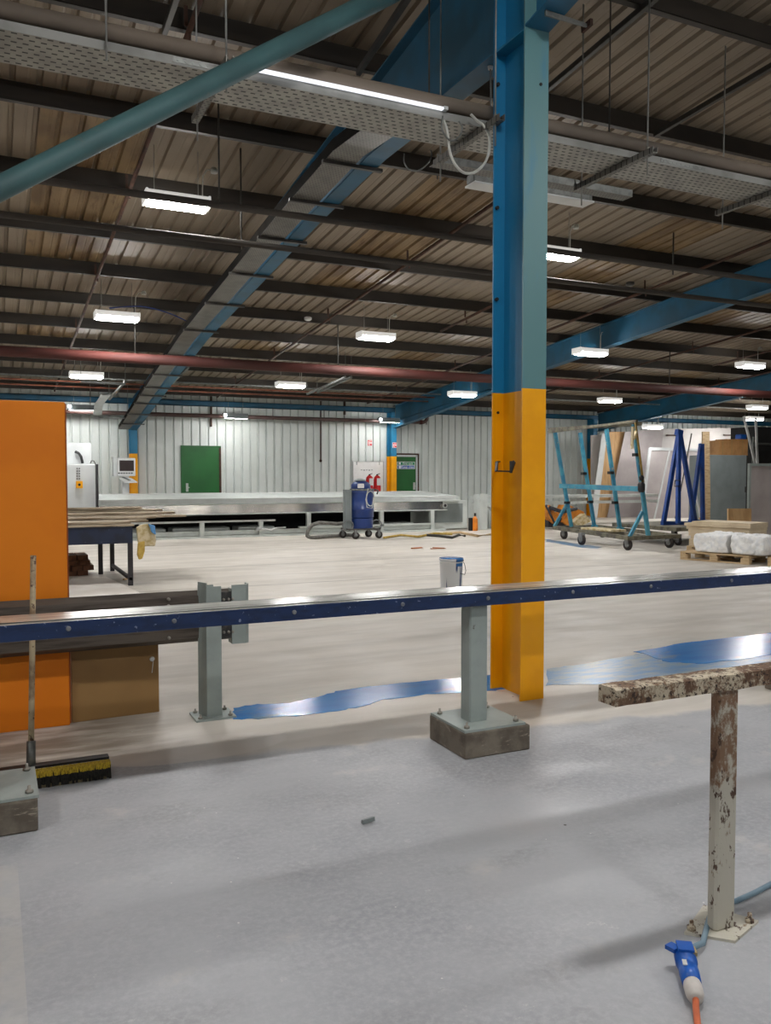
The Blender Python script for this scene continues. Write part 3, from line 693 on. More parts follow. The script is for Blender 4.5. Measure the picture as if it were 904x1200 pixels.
for x in (e1.x-1.25, e1.x-.2): q.tube([(x-.05,Yp,zpipe),(x+.05,Yp,zpipe)], .072, 14)
q.tube([(e1.x+.03,Yp,zpipe+.22),(e1.x+.03,Yp,zpipe+.32)], .072, 14).build('coupling', MT['pipe_red'], o)
for px in (183, 320, 404, 380, 500):
    p = PY(px, 480, Yp)
    MB().tube([(p.x,Yp,zpipe-.07),(p.x,Yp,zpipe+.3)], .012, 8).build('pipe_hanger', MT['rod'], o)
for (px, t, b_, m, r, lab) in ((247.5,464,500,'rust',.03,'black rain pipe on the wall above the green door'),(404,468,486,'rust',.04,'black rain pipe on the wall right of the green door'),(376,470,540,'rust',.022,'thin rusty drop pipe on the wall between the two green doors')):
    pa_ = PY(px, t, 24.37-r); pb_ = PY(px, b_, 24.37-r)
    q = MB().tube([pa_, pb_], r, 8)
    if b_ == 540: q.lathe(pb_+Vector((0,0,-.04)), [(.03,0),(.05,.04),(.03,.08)], 10)
    tag(q.build('drop_pipe', MT[m], origin=pb_), lab, 'pipe')
# thin service pipes near the wall
for (py, Y, r, m, lab) in ((446,21.2,.02,'copper','upper thin copper pipe of the service run below the rafters'),(452,21.6,.02,'copper','lower thin copper pipe of the service run below the rafters'),(441,20.8,.022,'galv','thin galvanised pipe above the copper pipes near the back wall')):
    p = PY(60, py, Y)
    tag(MB().tube([(X0+2,Y,p.z),(24 if m == 'galv' else 12,Y,p.z)], r, 8).build('service_pipe', MT[m], origin=(2,Y,p.z)), lab, 'pipe', 'service pipes near the wall')
def st2(a, bpt, lab): return tag(MB().bar(a, bpt, .045, .045).tube([a, (a.x,a.y,zp(a.y)+.17)], .006, 6).tube([bpt, (bpt.x,bpt.y,zp(bpt.y)+.17)], .006, 6).build('strut_channel', MT['galv'], origin=a), lab, 'strut', 'galvanised struts near the wall')
st2(PY(196,454,19), PY(221,430,16.8), 'galvanised strut beside the first rafter below the red pipe')
st2(PY(360,462,20.5), PY(405,442,18), 'left galvanised strut right of the lit light below the red pipe')
st2(PY(372,460,20.5), PY(412,442,18.4), 'right galvanised strut right of the lit light below the red pipe')
st2(PY(128,468,21), PY(147,447,19), 'galvanised strut just left of the first rafter foot')
st2(PY(95,447,19.), PY(147,450,19.), 'galvanised strut crossing left of the first rafter foot')
o = thing('small_cable_tray', 'short bent cable tray left of the first rafter foot', 'cable tray', PY(115,487,22.5))
q = MB(); A = [PY(109,487,22.4), PY(119,487,22.4), PY(121,474,21.), PY(111,474,21.), PY(130,463,19.5), PY(119,463,19.5)]
q.add([*A, *[p+Vector((0,0,.02)) for p in A]], [(0,1,2,3),(3,2,4,5),(6,9,8,7),(9,11,10,8),(0,3,9,6),(1,7,8,2)]).build('tray_bed', MT['alu'], o)
st2(PY(106,489,22.4), PY(150,490,22.4), 'thin galvanised strut under the small bent tray')
# smoke detectors / junction box on purlins
for (px, py, lab) in ((739,331,'round dark sounder under a purlin right of the column'),(361,372,'small pale box on a purlin right of the mesh tray'),(545,450,'x')):
    if lab == 'x': continue
    p = onpl(px, py, -.02)
    q = MB().lathe(p+Vector((0,0,-.06)), [(.04,0),(.07,.02),(.07,.06),(.05,.07)], 14)
    tag(q.build('ceiling_fitting', MT['rod'] if px == 739 else MT['white'], origin=p), lab, 'fitting')
# ------------------------------------------------------------------ the near safety barrier
MT['navy_bolt'] = mat('painted_bolt', (96,100,108), (120,122,124), 30, .4)
RY, RH = 3.75, .835
bar_ = thing('safety_barrier', 'long navy-edged metal barrier crossing the picture in front of the column', 'barrier', (2.3,RY,0))
q = MB().prism([(-.01,RY,RH-.068),(-.01,RY,RH-.004),(-.01,RY+.006,RH),(-.01,RY+.006,RH-.068)], (9.0,0,0)); q.build('navy_edge', MT['navy'], bar_)
q = MB().prism([(-.01,RY+.0065,RH-.066),(-.01,RY+.0065,RH-.004),(-.01,RY+.012,RH),(-.01,RY+.27,RH),(-.01,RY+.28,RH-.01),(-.01,RY+.28,RH-.066)], (9.0,0,0)); q.build('top_rail', MT['rail_top'], bar_)
q = MB().box((-.02,RY+.06,RH+.0005),(9,RY+.066,RH+.0025)).box((-.02,RY+.045,RH+.0005),(3.2,RY+.05,RH+.004)); q.build('seam', MT['galv'], bar_)
for x in (.28, .72, 1.28, 1.85, 2.35, 2.9, 3.46, 4.1, 4.7, 5.3): MB().lathe((x,RY-.004,RH-.03), [(.006,0),(.011,.001),(.011,.005)], 10, 'y').build('bolt', MT['navy_bolt'], bar_)
def post(x, y, n):
    MB().cbox((x-.055,y-.05,.14),(x+.055,y+.05,RH-.067),.008).build('post', MT['galv_green'], bar_)
    MB().box((x-.155,y-.17,.135),(x+.215,y+.2,.147)).build('base_plate', MT['galv_green'], bar_)
    for dx, dy in ((-.12,-.13),(.18,-.13),(-.12,.16),(.18,.16)):
        MB().lathe((x+dx,y+dy,.147), [(.016,0),(.016,.012),(.007,.012),(.007,.03)], 6).build('anchor_bolt', MT['bolt'], bar_)
post(2.315, 3.83, 0); post(-.065, 3.83, 1); post(4.9, 3.83, 2); post(7.4, 3.83, 3)
def plinth(x0, x1, y0, y1, lab):
    q = MB()
    q.prism([(x0,y0,0),(x1,y0,0),(x1,y1,0),(x0,y1,0)], (0,0,.134))
    o = q.build('concrete_plinth', MT['concrete'], origin=((x0+x1)/2,(y0+y1)/2,0), bevel=.008); return tag(o, lab, 'plinth', 'concrete plinths under the barrier')
plinth(2.158, 2.555, 3.652, 4.04, 'rough concrete block under the grey barrier post beside the yellow column')
plinth(-.3, .145, 3.652, 4.04, 'rough concrete block under the barrier post at the left edge')
plinth(4.74, 5.14, 3.652, 4.04, 'concrete block under a barrier post beyond the right edge'); plinth(7.24, 7.64, 3.652, 4.04, 'furthest concrete block under a barrier post beyond the right edge')
# ------------------------------------------------------------------ guard rail with post
gr = thing('guard_rail', 'dirty brown steel guard rail with grey green post in front of the orange panel', 'guard rail', (1.16,4.96,0))
q = MB().box((1.10,4.93,.012),(1.215,4.938,.80)).box((1.10,5.03,.012),(1.215,5.038,.80)).box((1.154,4.938,.012),(1.161,5.03,.80))
q = MB(); 
# C section post: web on its left, flange faces camera
q.box((1.135,4.93,.012),(1.225,4.937,.79)); q.prism([(1.105,5.02,.012),(1.112,5.02,.012),(1.135,4.93,.012),(1.142,4.937,.012)][::-1], (0,0,.80)); q.box((1.105,5.02,.012),(1.2,5.026,.79))
q.build('post', MT['galv_green'], gr)
MB().box((1.06,4.88,0),(1.3,5.08,.012)).build('base_plate', MT['galv_green'], gr)
for dx, dy in ((1.09,4.91),(1.27,4.91),(1.09,5.05),(1.27,5.05)): MB().lathe((dx,dy,.012), [(.014,0),(.014,.01),(.006,.01),(.006,.025)], 6).build('anchor_bolt', MT['bolt'], gr)
# W beam profile in YZ
def wprof(x, y=5.06, z0=.445, h=.312, t=.004):
    P = [(0,0),(.045,.03),(.05,.09),(.01,.125),(.0,.156),(.01,.187),(.05,.222),(.045,.282),(0,.312)]
    a = [(x, y-d, z0+k) for d, k in P]; return a+[(x, yy+t, zz) for (_, yy, zz) in reversed(a)]
W = MB(); A = wprof(-5.); n = len(A)//2
def wbeam(xa, xb, mt, nm):
    a = wprof(xa); bq = wprof(xb); m_ = len(a)
    return MB().add(a+bq, [(i, (i+1)%m_, (i+1)%m_+m_, i+m_) for i in range(m_)]).build(nm, mt, gr)
wbeam(-5., 1.3, MT['guard'], 'w_beam'); 
MB().box((1.24,5.0,.46),(1.33,5.008,.745)).build('splice_plate', MT['guard_dark'], gr)
q = MB()
for x in (1.255, 1.285, 1.31):
    for z in (.5, .56, .65, .70): q.lathe((x,4.99,z), [(.004,-.006),(.009,-.004),(.009,.008)], 8, 'y')
for z in (.49, .56, .68, .72): q.lathe((.93,5.0,z), [(.004,-.006),(.01,-.004),(.01,.01)], 8, 'y')
q.build('bolt', MT['bolt'], gr)
q = MB().prism([(1.305,4.99,.425),(1.39,4.985,.425),(1.41,5.0,.425),(1.42,5.03,.425),(1.42,5.09,.425),(1.412,5.09,.425),(1.41,5.03,.425),(1.385,4.995,.425),(1.305,5.0,.425)], (0,0,.36))
q.box((1.305,4.99,.425),(1.312,5.08,.76)).build('end_section', MT['galv_green'], gr)
# ------------------------------------------------------------------ orange panel, brown board
op = thing('orange_board', 'tall bright orange board standing on edge at the left', 'board', (-.8,5.2,0))
MB().cbox((-2.4,5.15,0),(.385,5.2,1.868),.004).build('face_board', MT['orange'], op)
MB().box((.385,5.152,.01),(.392,5.198,1.86)).build('edge_strip', mat('orange_edge', (150,72,14), None, 4, .6), op)
MB().box((-2.4,5.2,.0),(-2.34,5.6,1.6)).box((.2,5.2,0),(.25,5.6,.08)).bar((.225,5.21,1.3),(.225,5.58,.06),.05,.05).build('rear_prop', MT['wood'], op)
bb_ = tag(MB().prism([(.4,5.19,0),(.905,5.21,0),(.905,5.225,.66),(.4,5.205,.66)], (0,.18,0)).build('brown_board', MT['kraft'], origin=(.65,5.2,0), bevel=.003), 'low brown laminated box standing right of the orange board, behind the guard rail', 'box')
MB().lathe((.865,5.2,.33), [(.012,0),(.016,.012)], 10, 'y').bar((.868,5.19,.32),(.86,5.19,.25),.008,.003).build('tag_fitting', MT['white'], bb_)
# ------------------------------------------------------------------ broom
br = thing('push_broom', 'push broom with worn pole and yellow and black bristles, leaning by the barrier', 'broom', (.15,4.26,0))
tp = PY(39,651,4.42); bt = Vector((.142,4.25,.11))
MB().tube([bt, bt+(tp-bt)*.25, bt+(tp-bt)*.6, tp], .0135, 12).build('pole', MT['broom_pole'], br)
MB().tube([bt+(bt-tp)*.06, bt+(tp-bt)*.09], .021, 12).build('socket', MT['galv'], br)
la, lb = Vector((-.28,4.21,0)), Vector((.49,4.21,0))
MB().bar(la+Vector((0,.02,.085)), lb+Vector((0,.03,.08)), .05, .012).build('head_board', MT['black'], br)
def bristles(nm, y0, z0, z1, m, nn, fl):
    q = MB()
    for k in range(nn):
        t = (k+.5)/nn; x = la.x+(lb.x-la.x)*t
        for r_ in range(3):
            y = y0+r_*.018; dx = random.uniform(-.006,.006); dy = random.uniform(-.012,.004)*fl
            q.bar((x,y,z1),(x+dx,y+dy,z0+random.uniform(0,.004)),.011,.012,(0,1,0))
    return q.build(nm, m, br)
bristles('bristle_block', 4.162, .0, .07, MT['bristle_k'], 75, 1); bristles('yellow_bristle', 4.158, .05, .079, MT['bristle_y'], 75, .5)
MB().box((la.x,4.155,.0),(lb.x-.02,4.17,.012)).build('bristle_fringe', mat('worn_bristle', (120,108,80), (84,74,56), 40, .9), br)
# ------------------------------------------------------------------ rusty barrier right front, connector
rb = thing('rusty_barrier', 'rusty flaking handrail on a single post in the right foreground', 'barrier', (2.08,1.93,0))
q = MB().cbox((2.04,1.905,.008),(2.128,1.945,.79),.008); q.build('post', MT['flaky'], rb)
a0 = PY(710,815,1.93); 
q = MB(); zt = .835; 
# rail as subdivided box so the flaking outline is rough
nx = 60; vs = []; xs_ = [a0.x+(4.2-a0.x)*i/nx for i in range(nx+1)]
for i, x in enumerate(xs_):
    for (y, z) in ((1.885,zt-.052),(1.885,zt-.004),(1.893,zt),(1.955,zt),(1.962,zt-.006),(1.962,zt-.052)):
        vs.append((x, y+random.uniform(-.0015,.0015), z+random.uniform(-.0015,.0015)))
fs = [(5,4,3,2,1,0), tuple(range(6*nx, 6*nx+6))]
for i in range(nx):
    for k in range(6): fs.append((6*i+k, 6*i+(k+1)%6, 6*i+6+(k+1)%6, 6*i+6+k))
q.add(vs, fs).build('rail', MT['flaky_top'], rb)
q = MB().prism([(1.955,1.95,0),(2.06,1.845,0),(2.225,1.9,0),(2.14,2.05,0)], (0,0,.009)); q.build('base_plate', MT['flaky'], rb)
for x, y in ((1.985,1.95),(2.19,1.905)): MB().lathe((x,y,.009), [(.014,0),(.014,.012),(.007,.012),(.007,.03)], 6).build('anchor_bolt', MT['flaky_top'], rb)
MB().lathe((PY(864,808,1.96).x,1.96,.77), [(.006,0),(.008,.013)], 8).build('screw', MT['black'], rb)
cn = thing('cable_connector', 'blue industrial cable connector lying on the grey floor at bottom right', 'plug', G(812,1150))
A_, B_ = G(802,1117,.045), G(816,1170,.03)
ax = (B_-A_).normalized()
def rl_(t): return A_+(B_-A_)*t
A0 = [A_, rl_(.18), rl_(.3), rl_(.55), rl_(.72)]
def coneseg(pts, rs, m, nm, n=18):
    q = MB(); R = []; d = ax; u = Vector((0,0,1)); r_ = d.cross(u).normalized(); u = r_.cross(d)
    for p, r in zip(pts, rs): R += [p+r_*cos(2*pi*k/n)*r+u*sin(2*pi*k/n)*r for k in range(n)]
    fs = [tuple(range(n-1,-1,-1)), tuple((len(pts)-1)*n+k for k in range(n))]
    for i in range(len(pts)-1):
        for k in range(n): fs.append((i*n+k, i*n+(k+1)%n, (i+1)*n+(k+1)%n, (i+1)*n+k))
    q.add(R, fs, True); return q.build(nm, m, cn)
coneseg([rl_(-.0),rl_(.06),rl_(.24),rl_(.25),rl_(.45),rl_(.47),rl_(.7)], [.024,.031,.031,.027,.028,.0285,.026], MT['conn_blue'], 'body')
coneseg([rl_(.7),rl_(.74),rl_(.92),rl_(1.0),rl_(1.02)], [.024,.0255,.0245,.02,.014], MT['conn_grey'], 'gland')
sd = ax.cross(Vector((0,0,1))).normalized()
MB().bar(rl_(-.05)+Vector((0,0,.028)), rl_(.22)+Vector((0,0,.034)), .045, .007).bar(rl_(.0)+sd*.045+Vector((0,0,.02)), rl_(.12)+sd*.022+Vector((0,0,.022)), .03, .012).build('flap', MT['conn_blue'], cn)
MB().bar(rl_(.03)-sd*.02+Vector((0,0,.022)), rl_(.17)-sd*.024+Vector((0,0,.02)), .016, .012).build('pin_sleeve', mat('brass_sleeve', (170,150,100), None, 9, .5), cn)
MB().bar(rl_(.38)+sd*.012+Vector((0,0,.0275)), rl_(.5)+sd*.012+Vector((0,0,.0275)), .012, .003).build('marking', MT['white'], cn)
cx = MB().tube([rl_(.98)+Vector((0,0,0)), G(816,1182,.02), G(818,1200,.012), G(821,1240,.01), G(840,1330,.01), G(900,1500,.01)], .009, 10)
tag(cx.build('power_cable', MT['cable_orange'], origin=G(816,1180)), 'orange cable leaving the blue connector at the bottom edge', 'cable')
P = [A_+Vector((.0,0,.004)), G(824,1105,.02), G(829,1085,.012), G(832,1075,.012)]
P2 = [G(x, y, .012) for x, y in ((836,1068),(850,1060),(865,1055),(885,1046),(904,1036),(935,1020),(1000,1000))]
tag(MB().tube(P+P2, .009, 10).build('power_cable', MT['cable_blue'], origin=G(830,1085)), 'blue grey cable running behind the rusty post to the blue connector', 'cable')
# ------------------------------------------------------------------ blue paint on the floor
def flat(pts, m, lab, H=.0025):
    rp = []
    for i in range(len(pts)):
        a = Vector(G(*pts[i])); b2 = Vector(G(*pts[(i+1)%len(pts)])); k = 5
        for j in range(k):
            p = a+(b2-a)*j/k; rp.append((p.x+random.uniform(-.02,.02), p.y+random.uniform(-.012,.012), 0))
    o = MB().prism(rp, (0,0,H)).build('paint_patch', m, origin=(rp[0][0],rp[0][1],0)); return tag(o, lab, 'paint')
flat([(270,830),(300,826),(340,824),(370,817),(400,809),(450,803),(500,798),(560,793),(590,790),(592,808),(560,811),(500,814),(450,820),(420,829),(380,836),(300,843),(275,843)], MT['wet_blue'], 'glossy wet blue paint strip on the floor left of the barrier post')
flat([(640,784),(680,779),(740,768),(770,762),(830,756),(904,746),(1010,735),(1010,762),(904,775),(850,786),(790,793),(740,800),(690,802),(640,803)], MT['patchy_blue'], 'thin patchy edge of blue paint on the floor right of the yellow column', .002)
flat([(745,764),(800,754),(850,748),(904,742),(1010,731),(1010,752),(904,768),(860,774),(820,778),(780,776),(765,770)], MT['wet_blue'], 'large glossy blue paint area on the floor at right', .004)
flat([(641,632),(655,634),(680,638),(706,641),(700,643),(684,642),(655,637),(641,635)], MT['patchy_blue'], 'narrow blue paint line on the floor in front of the teal trolley')
# small floor debris
for (x, y, m, s, lab) in ((432,965,'grey',.028,'small grey stone chip lying on the near grey floor'),(489,643,'scrap',.12,'left orange scrap strip on the floor in front of the machine'),(514,643.5,'scrap',.16,'right orange scrap pieces on the floor in front of the machine')):
    p = G(x, y); q = MB()
    q.bar(p+Vector((-s,0,.012)), p+Vector((s,.01,.014)), s*.5, .015).jitter(s*.06)
    if s > .15: q.bar(p+Vector((-.1,.05,.03)), p+Vector((.12,-.03,.02)), .05, .012)
    tag(q.build('floor_debris', MT[m], origin=p), lab, 'debris')
# ------------------------------------------------------------------ paint bucket
b0 = G(532,690); bx, by = b0.x+.02, b0.y+.1
bk = thing('paint_bucket', 'open white paint bucket with blue paint runs, standing behind the barrier', 'bucket', (bx,by,0))
m, b = newmat('paint_splashed_bucket', .4); v, X, Y, Z = coords()
dr = noise(v, 22, (1,1,.04), 3, .5); c = mix(dr.smooth(.56,.6), (214,218,222), (40,70,120)); c = mix((Z+(noise(v,9)-.5)*.03).gt(.285)*((X+Y*.3).gt(-.05)), c, (24,100,170)); setc(b, c)
MB().lathe((bx,by,0), [(.132,0),(.138,.01),(.148,.36),(.158,.362),(.158,.38),(.148,.382)], 28).build('bucket_body', m, bk)
MB().lathe((bx,by,.383), [(.005,0),(.148,.0),(.154,.006),(.005,.004)], 28).build('paint_skin', MT['wet_blue'], bk)
MB().lathe((bx,by,.33), [(.152,0),(.156,.003),(.156,.012),(.150,.014)], 28).build('rim_band', MT['white'], bk)
q = MB().tube([(bx+.156,by-.02,.35),(bx+.175,by-.04,.30),(bx+.17,by-.08,.22),(bx+.12,by-.135,.18),(bx+.04,by-.16,.2)], .004, 6); q.lathe((bx+.156,by-.02,.34),[(.016,0),(.016,.02)],8).build('wire_handle', MT['rod'], bk)
# ------------------------------------------------------------------ work table with planks
tb_ = thing('work_table', 'navy steel work table with dark legs, loaded with planks', 'table', (0,12,0))
ty0, ty1 = 11.38, 13.3; rr = -.06
MB().box((-2.2,ty0,.56),(1.66,ty0+.06,.785)).box((1.6,ty0+.06,.56),(1.66,ty1,.7)).box((-2.2,ty1-.05,.56),(1.66,ty1,.785)).build('apron', MT['table_blue'], tb_)
MB().box((-2.2,ty0-.02,.785),(1.68,ty1+.02,.81)).build('table_top', MT['planks'], tb_)
for (x, y) in ((1.63,ty0+.03),(1.63,ty1-.03),(1.42,12.9),(-2.1,ty0+.03),(-2.1,ty1-.03)): MB().box((x-.03,y-.03,0),(x+.03,y+.03,.56)).build('leg', MT['table_leg'], tb_)
MB().bar((1.63,ty0,.09),(1.63,ty1,.09),.04,.04).bar((1.63,ty0,.35),(1.63,ty0+.05,.36),.04,.04).build('stretcher', MT['table_leg'], tb_)
# planks: individual
zz = .812
pl = [(85,168,600,'x')]
spec = [(11.55,0,152,'nearest plank on the table, lying by its front edge'),(11.82,0,172,'plank with a white lump at its right end near the front'),
 (12.1,0,150,'lower plank behind the lumpy one'),(12.1,1,181,'upper plank just behind the lumpy one'),
 (12.42,0,170,'lower plank right under the longest plank'),(12.42,1,216,'longest plank, sticking out furthest past the table'),
 (12.74,0,160,'bottom plank behind the longest plank'),(12.74,1,190,'middle plank behind the longest plank'),(12.74,2,203,'top plank behind the longest plank'),
 (13.06,0,150,'bottom plank of the rear stack'),(13.06,1,170,'second plank of the rear stack'),(13.06,2,180,'middle plank of the rear stack'),(13.06,3,189,'second highest plank of the rear stack'),(13.06,4,165,'topmost plank of the rear stack, shorter')]
for i, (Y, lv, px, lab) in enumerate(spec):
    z = zz+.003+lv*.033; e = PY(px, 605, Y)
    q = MB().bar((-2.2+random.uniform(0,.3),Y+random.uniform(-.02,.02),z+.014),(e.x,Y+random.uniform(-.03,.03),z+.014),.24,random.uniform(.02,.029)).jitter(.002)
    if i == 1: q.box((e.x-.14,Y-.06,z+.031),(e.x-.03,Y+.02,z+.06))
    tag(q.build('plank', MT['planks'], origin=(e.x,Y,z)), 'dusty '+lab, 'plank', 'planks on the work table')
# cloth draped on corner
def drape(pts, Y, m, lab, thick=.05, nm='draped_cloth'):
    P = [PY(x, y, Y) for x, y in pts]
    q = MB().prism(P, (0,thick,0)); o = q.build(nm, m, origin=P[0], bevel=.012); return tag(o, lab, 'cloth')
drape([(160,618),(166,615),(176,614),(182,617),(183,634),(182,640),(172,640),(166,642),(162,636)], 11.28, MT['cloth'], 'dusty cream rag draped over the right corner of the work table')
drape([(162,636),(170,634),(170,646),(167,655),(163,656),(161,650)], 11.22, MT['cloth_y'], 'yellowed rag hanging below the cream rag on the table corner')
drape([(174,614),(182,616),(183,627),(178,624),(176,618)], 11.23, MT['cloth_b'], 'small pale blue rag on top of the cream rag')
# dark timber blocks in a stack
k = 0; bxs = []
pA = G(90,675); pB = G(121,675)
wv = (pB.x-pA.x)
rowsb = [(0,5,0.),(1,5,.5),(2,4,.2),(3,3,.0)]
pos = ['bottom','second','third','top']
for r_, cnt, off in rowsb:
    for c_ in range(cnt):
        x0_ = pA.x-.3+ (c_+off)*.155; y0_ = pA.y; z0_ = r_*.075
        if x0_+.15 > 1.36: continue
        o = MB().box((x0_+.004,y0_,z0_+.002),(x0_+.146,y0_+.5,z0_+.071)).jitter(.002).build('timber_block', MT['timber_dark'], origin=(x0_,y0_,z0_))
        tag(o, 'dark brown timber block in the %s layer of the small stack, %s from its left' % (pos[r_], ORD[c_]), 'block', 'dark timber blocks by the table')
tag(MB().prism([G(172,699.5),G(124,676.5),G(86,677),G(60,702)], (0,0,.012)).build('floor_sheet', MT['white_sheet'], origin=G(120,690)), 'pale sheet lying on the floor beside the work table legs', 'sheet')
tag(MB().bar(G(145,679,.02), G(153,677.5,.02), .03, .02).build('offcut', MT['wood'], origin=G(149,678)), 'small wood offcut on the pale floor sheet', 'offcut')
# ------------------------------------------------------------------ control cabinet and monitor
cb = thing('control_cabinet', 'pale grey electrical cabinet with yellow switch, right of the orange panel', 'cabinet', PY(98,596,19.9))
a = PY(60,544,19.9); bb = PY(112,544,19.9); MB().cbox((a.x,19.9,0),(bb.x,20.6,a.z),.01).build('lower_body', MT['cream'], cb)
a = PY(60,518.5,20.7); bb = PY(111.5,518.5,20.7); MB().cbox((a.x,20.7,0),(min(bb.x,PY(117.5,590,19.3).x-.02),21.4,a.z),.01).build('tall_body', MT['cream'], cb)
a = PY(112.5,544,19.7); bb = PY(115.6,594,19.7); MB().box((a.x,19.65,0.3),(bb.x,19.85,a.z)).build('dark_pillar', MT['table_leg'], cb)
p = PY(93,568,19.88); MB().cbox((p.x-.07,19.86,p.z-.08),(p.x+.07,19.9,p.z+.08),.006).build('switch_plate', MT['yellow'], cb); MB().lathe((p.x,19.84,p.z), [(.025,0),(.03,.02)], 10, 'y').build('switch_knob', MT['black'], cb)
q = MB()
for k in range(5):
    for j in range(2):
        p = PY(90.5+j*2.6, 549+k*3, 19.88); q.lathe((p.x,19.885,p.z), [(.016,0),(.016,.014)], 8, 'y')
q.build('push_button', MT['table_leg'], cb)
P = [PY(x, y, 20.62) for x, y in ((88,529),(92,531),(95,535),(97,543))]; MB().tube(P, .03, 8).build('cable_duct', MT['black'], cb)
P = [PY(x, y, 20.0) for x, y in ((106,543),(107,540),(110,540),(112,544))]; MB().tube(P, .01, 6).build('cable_loop', MT['rod'], cb)
mn = thing('machine_monitor', 'grey operator monitor and keyboard on a post in front of the far column', 'monitor', PY(147,600,21.8))
Ym = 21.8
a = PY(137,536.5,Ym); bb = PY(159,558,Ym); MB().cbox((a.x,Ym,bb.z),(bb.x,Ym+.12,a.z),.02).build('monitor_housing', MT['white'], mn)
a2 = PY(138.5,538,Ym); b2 = PY(157,552,Ym); MB().box((a2.x+.03,Ym-.008,b2.z),(b2.x,Ym-.001,a2.z-.03)).build('screen', MT['screen'], mn)
q = MB()
for k in range(6): p = PY(139.5+3*k, 554.5, Ym); q.box((p.x-.02,Ym-.01,p.z-.015),(p.x+.02,Ym-.001,p.z+.015))
q.build('button_row', MT['black'], mn)
a3 = PY(131.5,536,Ym+.2); b3 = PY(137,558,Ym+.2); MB().box((a3.x,Ym+.02,b3.z),(b3.x+.1,Ym+.24,a3.z)).build('side_box', MT['cream'], mn)
a4 = PY(139,560,Ym); b4 = PY(161,564.5,Ym-.35)
MB().prism([a4, a4+Vector((0,0,-.03)), Vector((a4.x+.1,Ym-.35,b4.z-.03)), Vector((a4.x+.1,Ym-.35,b4.z))], (b4.x-a4.x-.1,0,0)).build('keyboard_tray', MT['white'], mn)
MB().prism([a4+Vector((.08,-.04,.008)), Vector((a4.x+.2,Ym-.28,b4.z+.03)), Vector((a4.x+.2,Ym-.28,b4.z+.045)), a4+Vector((.08,-.04,.025))], (b4.x-a4.x-.35,0,0)).build('keyboard', MT['grey'], mn)
p = PY(145,570,Ym+.1); MB().box((p.x-.04,Ym+.05,0),(p.x+.12,Ym+.2,bb.z+.02)).build('post', MT['white'], mn)
# ------------------------------------------------------------------ long machine bench
mc = thing('long_machine', 'long low grey machine bed with polished steel fascia along the back wall', 'machine', (6,19.2,0))
mx0, mx1 = PY(117.5,590,19.3).x, 11.55
MB().prism([(mx0,19.45,.775),(mx0,19.45,.91),(mx0,21.3,.985),(mx0,21.45,.985),(mx0,21.45,.775)], (mx1-mx0-.3,0,0)).build('ribbed_deck', MT['machine'], mc)
q = MB()
for k in range(5): q.box((mx0,19.41,.785+k*.026),(mx1-.4,19.449,.803+k*.026))
q.build('deck_slat', MT['white'], mc)
MB().box((mx0,21.4,.96),(mx1-.3,21.5,1.0)).box((mx0,19.35,.87),(mx0+.4,19.4,.9)).build('deck_edge', MT['white'], mc)
m, b = newmat('polished_fascia', .24, 1.); v, X, Y, Z = coords()
setc(b, mix(noise(v, .9, (1,0,0), 2).smooth(.4,.6), (206,200,190), (150,148,144))); bump(b, noise(v, 1.2, (1,0,.5), 2), .12, .05)
MB().prism([(mx0,19.3,.56),(mx0,19.33,.56),(mx0,19.36,.77),(mx0,19.33,.77)], (mx1-mx0-.85,0,0)).build('steel_fascia', m, mc)
MB().box((mx0,19.25,.535),(mx1-.75,19.4,.56)).box((mx0,19.3,.77),(mx1-.3,19.5,.80)).build('fascia_lip', MT['machine'], mc)
MB().lathe((mx1-.82,19.24,.66), [(.07,0),(.07,.03)], 16, 'y').build('pipe_end', MT['alu'], mc); MB().lathe((mx1-.82,19.235,.66), [(.04,0),(.04,.03)], 12, 'y').build('pipe_bore', MT['black'], mc)
MB().box((mx0,20.4,.05),(10.3,20.46,.56)).box((mx0,19.5,.5),(10.3,20.4,.53)).build('void_shade', MT['dark'], mc)  # near-black boards stand in for the shade under the machine bed
MB().box((mx0,19.2,.0),(mx0+8.6,19.3,.0+.05)).box((mx0,19.3,.06),(10.3,19.4,.16)).box((6.7,19.22,.17),(10.3,19.32,.215)).build('base_rail', MT['machine'], mc)
MB().box((mx0,19.22,.36),(6.1,19.3,.40)).build('mid_rail', MT['alu'], mc)
q0 = [3.75,5.05,6.05]
for x in (3.0,4.35,5.75): MB().box((x-.05,19.22,.05),(x+.05,19.3,.36)).build('leg', MT['machine'], mc)
for x in (6.95, 8.9, 10.35): MB().box((x-.05,19.22,.05),(x+.05,19.32,.535)).build('leg', MT['machine'], mc)
for (xa_, xb_) in ((2.7,3.6),(3.75,5.1),(5.3,6.2),(7.2,8.5),(9.1,10.0)): MB().cbox((xa_,19.6,.02),(xb_,20.2,.22),.02).build('lower_casing', MT['machine'], mc)
q = MB()
P = [PY(x, y, 19.1) for x, y in ((300,622),(312,620),(318,622),(322,619),(335,618))]; q.tube(P, .02, 8); q.tube([PY(300,620,19.15),PY(308,620,19.15)], .05, 10).build('motor_unit', MT['alu'], mc)
MB().cbox((10.4,19.5,.03),(11.55,21.3,.775),.01).build('end_cabinet', MT['machine'], mc)
MB().box((10.5,19.48,.2),(11.4,19.5,.7)).build('end_panel', MT['grey'], mc)
